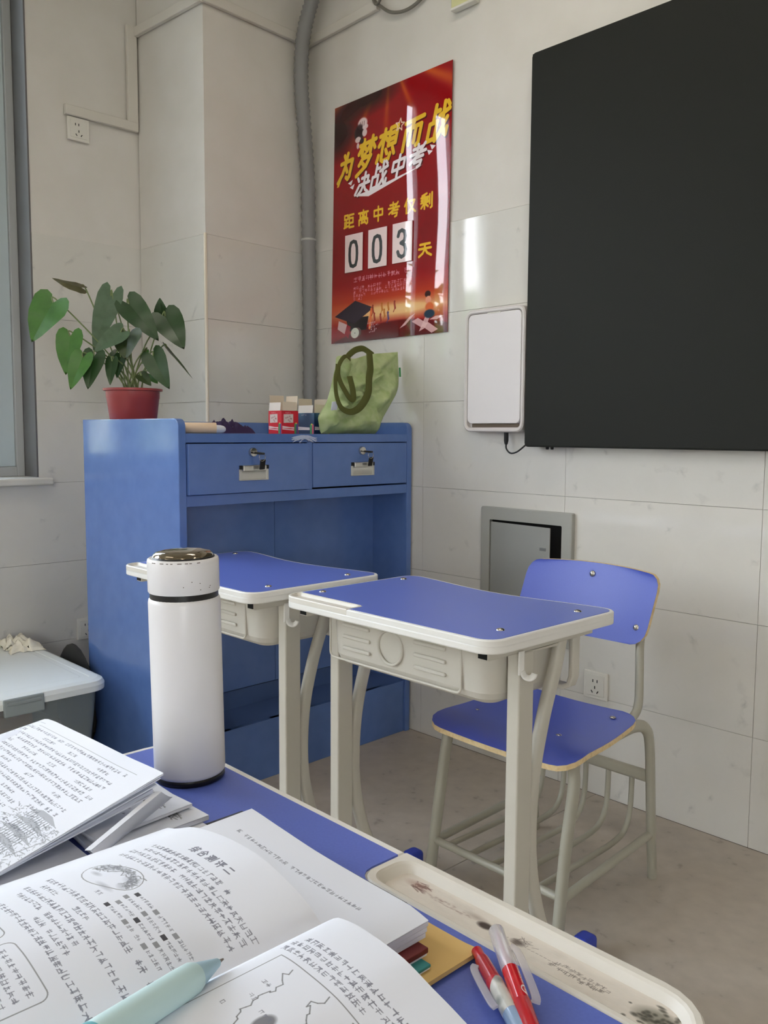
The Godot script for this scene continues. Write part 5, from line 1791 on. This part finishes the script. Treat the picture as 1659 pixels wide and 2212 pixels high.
func papers() -> void:
	left_page_texture()
	var lm := page_mat()
	right_page_texture()
	var rm := page_mat()
	# open workbook: two humped halves meeting in the gutter
	var bookl := [Vector2(-0.548, 0.832), Vector2(-0.511, 0.845), Vector2(-0.470, 0.852), Vector2(-0.433, 0.853), Vector2(-0.414, 0.850), Vector2(-0.395, 0.8455), Vector2(-0.382, 0.8405), Vector2(-0.3705, 0.834)]
	var bookr := [Vector2(-0.3695, 0.834), Vector2(-0.3655, 0.8395), Vector2(-0.358, 0.8445), Vector2(-0.345, 0.8470), Vector2(-0.330, 0.8472), Vector2(-0.304, 0.845), Vector2(-0.284, 0.839), Vector2(-0.261, 0.832), Vector2(-0.225, 0.822), Vector2(-0.205, 0.818)]
	var o := thing("open_workbook", "thick open geography workbook with a printed map on its left page", "book")
	var s := new_st()
	var gl := page_grid(bookl, 1.98, 2.235, 28, 8, 0.0)
	slab(s, gl, Vector3(0, -0.0125, 0))
	obj("page_block", s, M.paper_grey, o)
	s = new_st()
	var gr := page_grid(bookr, 1.98, 2.235, 28, 8, 0.0)
	slab(s, gr, Vector3(0, -0.0125, 0))
	obj("page_block", s, M.paper_grey, o)
	s = new_st()
	sheet(s, page_grid(bookl, 1.9796, 2.2354, 40, 10, 0.0, 0.0006), Vector3.UP)
	obj("page", s, lm, o)
	s = new_st()
	sheet(s, page_grid(bookr, 1.9796, 2.2354, 40, 10, 0.0, 0.0006), Vector3.UP)
	obj("page", s, rm, o)
	# booklet under it
	canvas(900, 940, c8(238, 242, 252))
	rng.seed = 51
	print_line(Vector2(96, 118), 32, 18.0, INK, 0.75)
	print_line(Vector2(66, 330), 40, 15.0, INK, 0.6)
	var um := page_mat()
	var ub := [Vector2(-0.557, 0.8195), Vector2(-0.522, 0.817), Vector2(-0.477, 0.814), Vector2(-0.435, 0.813), Vector2(-0.402, 0.8128), Vector2(-0.376, 0.8125), Vector2(-0.3615, 0.8095)]
	var u := thing("exam_booklet", "white stapled exam booklet under the open workbook, one printed line near its top edge", "booklet")
	s = new_st()
	for k in 3:
		slab(s, page_grid(ub, 1.90 + 0.0012 * k, 2.10, 16, 4, [0.015, 0.004, 0.002][k], -0.0034 * k - 0.0002), Vector3(0, -0.003, 0))
	obj("pages", s, M.paper_grey, u)
	s = new_st()
	sheet(s, page_grid(ub, 1.8997, 2.10, 24, 6, 0.015, 0.0003), Vector3.UP)
	obj("front_page", s, um, u)
	# two thin workbooks, sticky notes and a dark notebook beneath
	var w1 := thing("thin_workbook", "thin workbook with a maroon spine sticking out under the exam booklet", "book")
	plain(w1, "cover", Vector3(-0.52, 0.7952, 1.908), Vector3(-0.3535, 0.7988, 2.10), M.maroon, 0.0006)
	plain(w1, "pages", Vector3(-0.52, 0.7934, 1.9085), Vector3(-0.3545, 0.7951, 2.10), M.paper)
	var w2 := thing("thin_workbook", "thin workbook with a teal spine below the maroon one", "book")
	plain(w2, "cover", Vector3(-0.52, 0.7912, 1.913), Vector3(-0.3465, 0.7933, 2.10), M.teal, 0.0006)
	plain(w2, "pages", Vector3(-0.52, 0.7900, 1.9135), Vector3(-0.3472, 0.7911, 2.10), M.paper)
	var pad := thing("sticky_note_pad", "yellow kraft sticky note pad under the workbooks beside the red pen", "note pad")
	s = new_st()
	var pg := page_grid([Vector2(-0.400, 0.7890), Vector2(-0.370, 0.7890), Vector2(-0.352, 0.7892), Vector2(-0.338, 0.7905)], 1.8755, 1.955, 10, 4, 0.0)
	slab(s, pg, Vector3(0, -0.0030, 0))
	obj("sheets", s, M.kraft, pad)
	var nb := thing("dark_notebook", "dark grey notebook edge showing left of the exam booklet", "notebook")
	plain(nb, "cover", Vector3(-0.616, 0.7862, 1.869), Vector3(-0.41, 0.7896, 2.09), mat(c8(62, 66, 78), 0.5), 0.001)
	# the folded test booklet at the left
	stack_page_texture()
	var sm := page_mat()
	var prof := [Vector2(-0.895, 0.808), Vector2(-0.880, 0.820), Vector2(-0.862, 0.8265), Vector2(-0.840, 0.829), Vector2(-0.756, 0.833), Vector2(-0.684, 0.836), Vector2(-0.625, 0.8395)]
	var tb := thing("test_booklet", "loose white test booklet with splayed pages at the far left, a pagoda drawing on it", "booklet")
	for k in 5:
		var pr := []
		for p in prof:
			pr.append(Vector2(p.x + [0.0, -0.0012, -0.004, -0.007, -0.006][k], p.y - [0.0, 0.0040, 0.0085, 0.0135, 0.0185][k] * clampf(0.35 + 0.65 * (p.x + 0.84) / 0.215, 0.3, 1.0) + (0.0010 * sin(p.x * 30.0 + k * 2.0) if k > 0 else 0.0)))
		s = new_st()
		slab(s, page_grid(pr, 1.940 + 0.002 * k, 2.095, 22, 6, 0.285 - 0.022 * k, 0.0, 0.12 - 0.008 * k), Vector3(0, -0.0012 if k != 3 else -0.0030, 0))
		obj("page", s, M.paper if k % 2 == 0 else M.paper_grey, tb)
	s = new_st()
	sheet(s, page_grid(prof, 1.9397, 2.0952, 30, 8, 0.285, 0.0005, 0.12), Vector3.UP)
	obj("printed_page", s, sm, tb)
	# loose sheets below the booklet
	canvas(600, 480, c8(236, 240, 250))
	rng.seed = 61
	for i in 9:
		print_line(Vector2(300 + (i % 3) * 14, 40 + 44 * i), 12, 15.0, INK, 0.7, 0.1)
	for i in 30:
		pen(Vector2(470 + rng.randf() * 80, 80 + rng.randf() * 60), Vector2(490 + rng.randf() * 80, 90 + rng.randf() * 60), 2.2, c8(110, 112, 118), 0.5)
	var wm := page_mat()
	var says := ["lowest white worksheet, its corner nearest the flask", "white worksheet second from the bottom of the loose pile by the flask", "topmost loose worksheet with dark print, just under the test booklet"]
	for k in 3:
		var ws := thing("worksheet", says[k], "worksheet", "loose worksheets under the test booklet")
		var g := []
		var rot: float = [0.02, -0.03, -0.10][k]
		for i in 9:
			var row := []
			for j in 6:
				var q := Vector2(lerpf(-0.20, 0.0, i / 8.0), lerpf(0.0, 0.09, j / 5.0)).rotated(rot)
				var y: float = [0.7915, 0.7958, 0.8007][k] + [0.008, 0.012, 0.012][k] * pow(absf(q.x) / 0.2, 1.5) + 0.0005 * sin(q.x * 50.0 + k)
				row.append(Vector3([-0.604, -0.614, -0.634][k] + q.x, y, [1.910, 1.904, 1.908][k] + q.y))
			g.append(row)
		s = new_st()
		slab(s, g, Vector3(0, [-0.0045, -0.0035, -0.0022][k], 0))
		obj("sheets", s, M.paper if k != 1 else M.paper_grey, ws)
		s = new_st()
		for row in g:
			for j in row.size():
				row[j] += Vector3(0, 0.0004, 0)
		sheet(s, g, Vector3.UP)
		obj("printed_face", s, wm if k > 0 else M.paper, ws)
	# a sheet folded up on edge
	var fs := thing("folded_sheet", "narrow folded white sheet standing on edge between booklet and loose papers", "paper")
	var a := Vector3(-0.621, 0.8262, 1.944)
	var b := Vector3(-0.592, 0.812, 2.018)
	var c := Vector3(-0.5905, 0.8065, 2.011)
	var d := Vector3(-0.633, 0.8135, 1.927)
	var g2 := []
	for i in 7:
		var row := []
		for j in 5:
			var p := a.lerp(b, i / 6.0).lerp(d.lerp(c, i / 6.0), j / 4.0)
			row.append(p + Vector3(0.002, -0.001, 0.0) * sin(PI * j / 4.0))
		g2.append(row)
	s = new_st()
	slab(s, g2, Vector3(-0.0008, -0.0003, 0.0006))
	obj("flap", s, M.paper_grey, fs)
	s = new_st()
	g2 = []
	for i in 7:
		var row := []
		for j in 4:
			row.append(a.lerp(b, i / 6.0) + Vector3(-0.0042, -0.0004, 0.0032) * (j / 3.0) + Vector3(0, 0.0006, 0))
		g2.append(row)
	slab(s, g2, Vector3(0, -0.0006, 0))
	obj("fold", s, M.paper, fs)
	var bs := thing("bottom_sheet", "flat white sheet of paper on the desk between test booklet and open workbook", "paper")
	s = new_st()
	slab(s, page_grid([Vector2(-0.70, 0.7905), Vector2(-0.63, 0.7905), Vector2(-0.565, 0.7905)], 2.005, 2.20, 6, 4, 0.0), Vector3(0, -0.0030, 0))
	obj("sheet", s, M.paper, bs)

func left_page_texture() -> void:
	rng.seed = 101
	canvas(900, 1310, c8(238, 242, 252))
	var k := 0
	for ch in ["综", "合", "测", "评", "二"]:
		glyph(ch, Vector2(392 + 50 * k, 122), Vector2(38, 38), 2.6, INK)
		k += 1
	for ln in [[200, 172, 12], [270, 172, 17], [230, 206, 26], [196, 240, 27], [196, 276, 27]]:
		print_line(Vector2(ln[0], ln[1]), ln[2], 22.0, INK, 0.85)
	# map outline with shaded coasts
	var prev := Vector2.ZERO
	var oval := []
	for i in 33:
		var g := TAU * i / 32.0
		oval.append(Vector2(362 + cos(g) * 128 * (1.0 - 0.12 * sin(g * 2.0)), 398 + sin(g) * 66 + 8 * cos(g * 3.0)))
	for i in 32:
		pen(oval[i], oval[i + 1], 1.6, c8(150, 152, 158))
	for i in 260:
		var g := rng.randf_range(3.0, 6.5)
		var r := rng.randf_range(0.62, 0.98)
		var p := Vector2(362 + cos(g) * 122 * r, 398 + sin(g) * 62 * r)
		pen(p, p + Vector2(rng.randfn() * 9, rng.randfn() * 5), rng.randf_range(1.0, 3.4), c8(110, 112, 120), 0.35)
	for b in [[300, 372, 60, 22], [362, 352, 70, 18], [440, 372, 50, 26], [455, 410, 34, 20], [300, 420, 40, 12], [410, 448, 60, 14]]:
		blob(Vector2(b[0], b[1]), b[2], b[3], c8(140, 144, 154), 0.45, 0.9)
	prev = Vector2(250, 410)
	for i in 26:
		var nx := prev + Vector2(rng.randf_range(2, 14), rng.randfn() * 9)
		pen(prev, nx, 1.8, c8(120, 122, 130), 0.7)
		prev = nx
	for i in 3:
		for j in 4:
			var p := Vector2(520 + i * 108 - (12 if j % 2 else 0), 395 + j * 30)
			poly(PackedVector2Array([p, p + Vector2(22, 0), p + Vector2(22, 14), p + Vector2(0, 14)]), c8(70, 70, 76) if (i + j) % 3 == 0 else c8(150, 152, 158))
			print_line(p + Vector2(28, 0), 5, 13.0, INK, 0.8)
	print_line(Vector2(420, 470), 2, 16.0, INK, 0.7)
	for ln in [[196, 520, 27, 22.0], [240, 556, 5, 20.0], [470, 556, 4, 20.0], [196, 592, 27, 22.0], [230, 628, 8, 20.0], [440, 628, 9, 20.0], [440, 660, 10, 20.0], [196, 694, 28, 22.0]]:
		print_line(Vector2(ln[0], ln[1]), ln[2], ln[3], INK, 0.85)
	var rr := rrect(300, 240, 26, 6, Vector2(330, 880))
	for i in rr.size():
		pen(rr[i], rr[(i + 1) % rr.size()], 1.6, c8(150, 152, 158))
	rr = rrect(250, 240, 26, 6, Vector2(640, 880))
	for i in rr.size():
		pen(rr[i], rr[(i + 1) % rr.size()], 1.6, c8(150, 152, 158))
	print_line(Vector2(290, 780), 3, 22.0, INK, 0.9)
	for i in 6:
		print_line(Vector2(205, 814 + i * 30), 11, 20.0, INK, 0.8)
		print_line(Vector2(540, 790 + i * 34), 9, 20.0, INK, 0.8)
	for i in 8:
		print_line(Vector2(196, 1030 + i * 34), 27, 22.0, INK, 0.85)

func right_page_texture() -> void:
	rng.seed = 102
	canvas(860, 1310, c8(238, 242, 252))
	for i in 3:
		print_line(Vector2(96 - 22 * mini(i, 1), 128 + i * 33), 30 if i < 2 else 14, 22.0, INK, 0.85)
	var fr := [Vector2(110, 238), Vector2(700, 238), Vector2(700, 640), Vector2(110, 640)]
	for i in 4:
		pen(fr[i], fr[(i + 1) % 4], 1.5, c8(140, 142, 148))
	var p := Vector2(250, 250)
	for run in [[Vector2(190, 260), Vector2(6, 9), 40], [Vector2(330, 250), Vector2(4, 10), 36], [Vector2(420, 250), Vector2(7, 6), 40]]:
		p = run[0]
		for i in int(run[2]):
			var nx: Vector2 = p + run[1] + Vector2(rng.randfn() * 9, rng.randfn() * 7)
			pen(p, nx, 1.7, c8(120, 122, 128), 0.8)
			p = nx
	for b in [[300, 430, 26, 40], [420, 500, 34, 30], [520, 330, 14, 12], [610, 560, 40, 30]]:
		blob(Vector2(b[0], b[1]), b[2], b[3], c8(110, 110, 118), 0.8, 0.3)
	for i in 14:
		print_line(Vector2(130 + rng.randf() * 480, 250 + rng.randf() * 360), rng.randi_range(1, 5), 15.0, INK, 0.7)
	for i in 16:
		print_line(Vector2(70, 680 + i * 36), 32 if i % 3 else 18, 21.0, INK, 0.85)

func stack_page_texture() -> void:
	rng.seed = 103
	canvas(1060, 800, c8(238, 242, 252))
	pen(Vector2(180, 66), Vector2(975, 66), 1.2, c8(170, 172, 178))
	pen(Vector2(40, 40), Vector2(190, 40), 1.4, c8(150, 152, 158), 0.6)
	for i in 16:
		var y := 84 + i * 34
		if i % 3 == 1:
			for q in 4:
				print_line(Vector2(110 + q * 225, y), rng.randi_range(3, 6), 19.0, INK, 0.9)
		else:
			print_line(Vector2(70 + rng.randf() * 30, y), 41 if i < 10 else 30, 19.0, INK, 0.95)
	# the pagoda drawing
	for t in 4:
		var y := 420 + t * 56
		poly(PackedVector2Array([Vector2(810 - t * 10, y + 22), Vector2(870, y - 6), Vector2(940, y - 6), Vector2(1010 + t * 10, y + 22)]), c8(104, 108, 116), 0.4)
		for i in 10:
			pen(Vector2(836 + i * 15, y + 24), Vector2(836 + i * 15, y + 54), 2.2, c8(120, 124, 130), 0.7)
	for i in 520:
		var p := Vector2(760 + rng.randf() * 290, 440 + rng.randf() * 260)
		pen(p, p + Vector2(rng.randfn() * 12, rng.randfn() * 8), rng.randf_range(0.8, 2.4), c8(110, 114, 122), 0.4)
	pen(Vector2(1000, 640), Vector2(1045, 500), 2.0, c8(140, 142, 150), 0.7)

# ---------------------------------------------------------------- pens
func along(a: Vector3, b: Vector3) -> Transform3D:
	var ax := (b - a).normalized()
	var side := ax.cross(Vector3.UP).normalized()
	return Transform3D(Basis(side, ax, side.cross(ax)), a)

func pens() -> void:
	var o := thing("ballpoint_pen", "pale blue ballpoint pen lying on the open workbook", "pen")
	var tip := Vector3(-0.3650, 0.8480, 2.0510)
	var t := along(tip, Vector3(-0.3190, 0.8690, 2.186))
	var s := new_st()
	lathe(s, t, [Vector2(0.0, 0.0), Vector2(0.00051, 0.00022), Vector2(0.00114, 0.00392), Vector2(0.00152, 0.00448)], 12)
	obj("nib", s, mat(c8(120, 110, 100), 0.3, 0.8), o)
	s = new_st()
	lathe(s, t, [Vector2(0.00152, 0.00392), Vector2(0.00229, 0.00504), Vector2(0.0061, 0.02072), Vector2(0.00698, 0.02296)], 24)
	obj("cone", s, M.pen_tip_blue, o)
	s = new_st()
	lathe(s, t, [Vector2(0.00698, 0.02296), Vector2(0.00775, 0.0252), Vector2(0.008, 0.0336), Vector2(0.008, 0.08736), Vector2(0.00762, 0.08904)], 28)
	obj("grip", s, M.pen_blue, o)
	s = new_st()
	lathe(s, t, [Vector2(0.00762, 0.08904), Vector2(0.00813, 0.09016), Vector2(0.00813, 0.14336), Vector2(0.00635, 0.14896), Vector2(0.00381, 0.15008), Vector2(0.00381, 0.15904), Vector2(0.0, 0.16016)], 28)
	obj("barrel", s, mat(c8(120, 200, 214), 0.35), o)
	# red retractable pen
	var p1 := thing("red_pen", "red retractable pen with a pale patterned barrel, left of the clear red pen", "pen")
	t = along(Vector3(-0.3375, 0.7922, 1.8805), Vector3(-0.2205, 0.7922, 1.9505))
	s = new_st()
	lathe(s, t, [Vector2(0, -0.001), Vector2(0.0030, 0.0), Vector2(0.0036, 0.0006), Vector2(0.0036, 0.011)], 18)
	obj("push_button", s, M.red_plastic, p1)
	s = new_st()
	lathe(s, t, [Vector2(0.0036, 0.0105), Vector2(0.0046, 0.0108), Vector2(0.0048, 0.014), Vector2(0.0052, 0.0325)], 20)
	obj("upper_barrel", s, mat(c8(176, 34, 46), 0.25, 0.0, 0.5), p1)
	canvas(128, 128, c8(206, 206, 198))
	rng.seed = 71
	for i in 26:
		blob(Vector2(rng.randf() * 128, rng.randf() * 128), 14, 10, c8(120, 126, 120) if i % 2 else c8(232, 230, 226), 0.7, 0.8)
	poly(PackedVector2Array([Vector2(0, 0), Vector2(66, 0), Vector2(40, 60), Vector2(0, 80)]), c8(188, 30, 44))
	var pat := mat(Color.WHITE, 0.3)
	pat.albedo_texture = canvas_texture()
	s = new_st()
	lathe(s, t, [Vector2(0.0052, 0.0325), Vector2(0.0054, 0.034), Vector2(0.0055, 0.062)], 20)
	obj("patterned_barrel", s, pat, p1)
	s = new_st()
	lathe(s, t, [Vector2(0.0055, 0.062), Vector2(0.0055, 0.12), Vector2(0.002, 0.134), Vector2(0, 0.136)], 20)
	obj("grip", s, mat(c8(150, 176, 208), 0.25, 0.0, 0.6), p1)
	s = new_st()
	sweep(s, spline([t * Vector3(0.006, 0.016, 0.001), t * Vector3(0.0085, 0.022, 0.001), t * Vector3(0.0085, 0.050, 0.001), t * Vector3(0.0072, 0.056, 0.001)], 4), rrect(0.005, 0.0016, 0.0006, 2))
	obj("clip", s, M.clear_plastic, p1)
	# clear pen with red ink
	var p2 := thing("red_pen", "clear capped gel pen full of red ink, right of the red retractable pen", "pen")
	t = along(Vector3(-0.3365, 0.7990, 1.8625), Vector3(-0.2300, 0.7925, 1.9465))
	s = new_st()
	lathe(s, t, [Vector2(0, -0.001), Vector2(0.0042, 0.0), Vector2(0.0050, 0.001), Vector2(0.0053, 0.040)], 24)
	obj("clear_cap", s, M.clear_plastic, p2)
	s = new_st()
	lathe(s, t, [Vector2(0, 0.003), Vector2(0.0012, 0.003), Vector2(0.0014, 0.024), Vector2(0.0030, 0.031), Vector2(0.0034, 0.040)], 16)
	obj("nib", s, mat(c8(220, 190, 196), 0.3), p2)
	canvas(256, 128, c8(206, 22, 38))
	# u runs round the barrel, v along it
	for i in 10:
		mark(Vector2(92, 2 + i * 7), 9, c8(250, 236, 238), 0.95)
	for i in 14:
		var g0 := 0.8 + i * 0.33
		pen(Vector2(100 + cos(g0) * 26, 100 + sin(g0) * 16), Vector2(100 + cos(g0 + 0.33) * 26, 100 + sin(g0 + 0.33) * 16), 3.0, c8(248, 232, 234))
	for i in 3:
		pen(Vector2(92, 94 + i * 7), Vector2(114, 94 + i * 7), 2.2, c8(248, 232, 234))
	var rm := mat(Color.WHITE, 0.15, 0.0, 0.8)
	rm.albedo_texture = canvas_texture()
	s = new_st()
	lathe(s, t, [Vector2(0.0051, 0.040), Vector2(0.0051, 0.068)], 28)
	obj("printed_barrel", s, rm, p2)
	s = new_st()
	lathe(s, t, [Vector2(0.0051, 0.068), Vector2(0.0054, 0.0685), Vector2(0.0054, 0.13), Vector2(0.004, 0.135), Vector2(0, 0.136)], 24)
	obj("red_barrel", s, M.red_plastic, p2)
	s = new_st()
	sweep(s, spline([t * Vector3(-0.0045, 0.020, 0.002), t * Vector3(-0.0085, 0.026, 0.001), t * Vector3(-0.0095, 0.060, 0.000), t * Vector3(-0.0080, 0.068, 0.000)], 5), rrect(0.0055, 0.0018, 0.0007, 2))
	obj("clip", s, M.clear_plastic, p2)
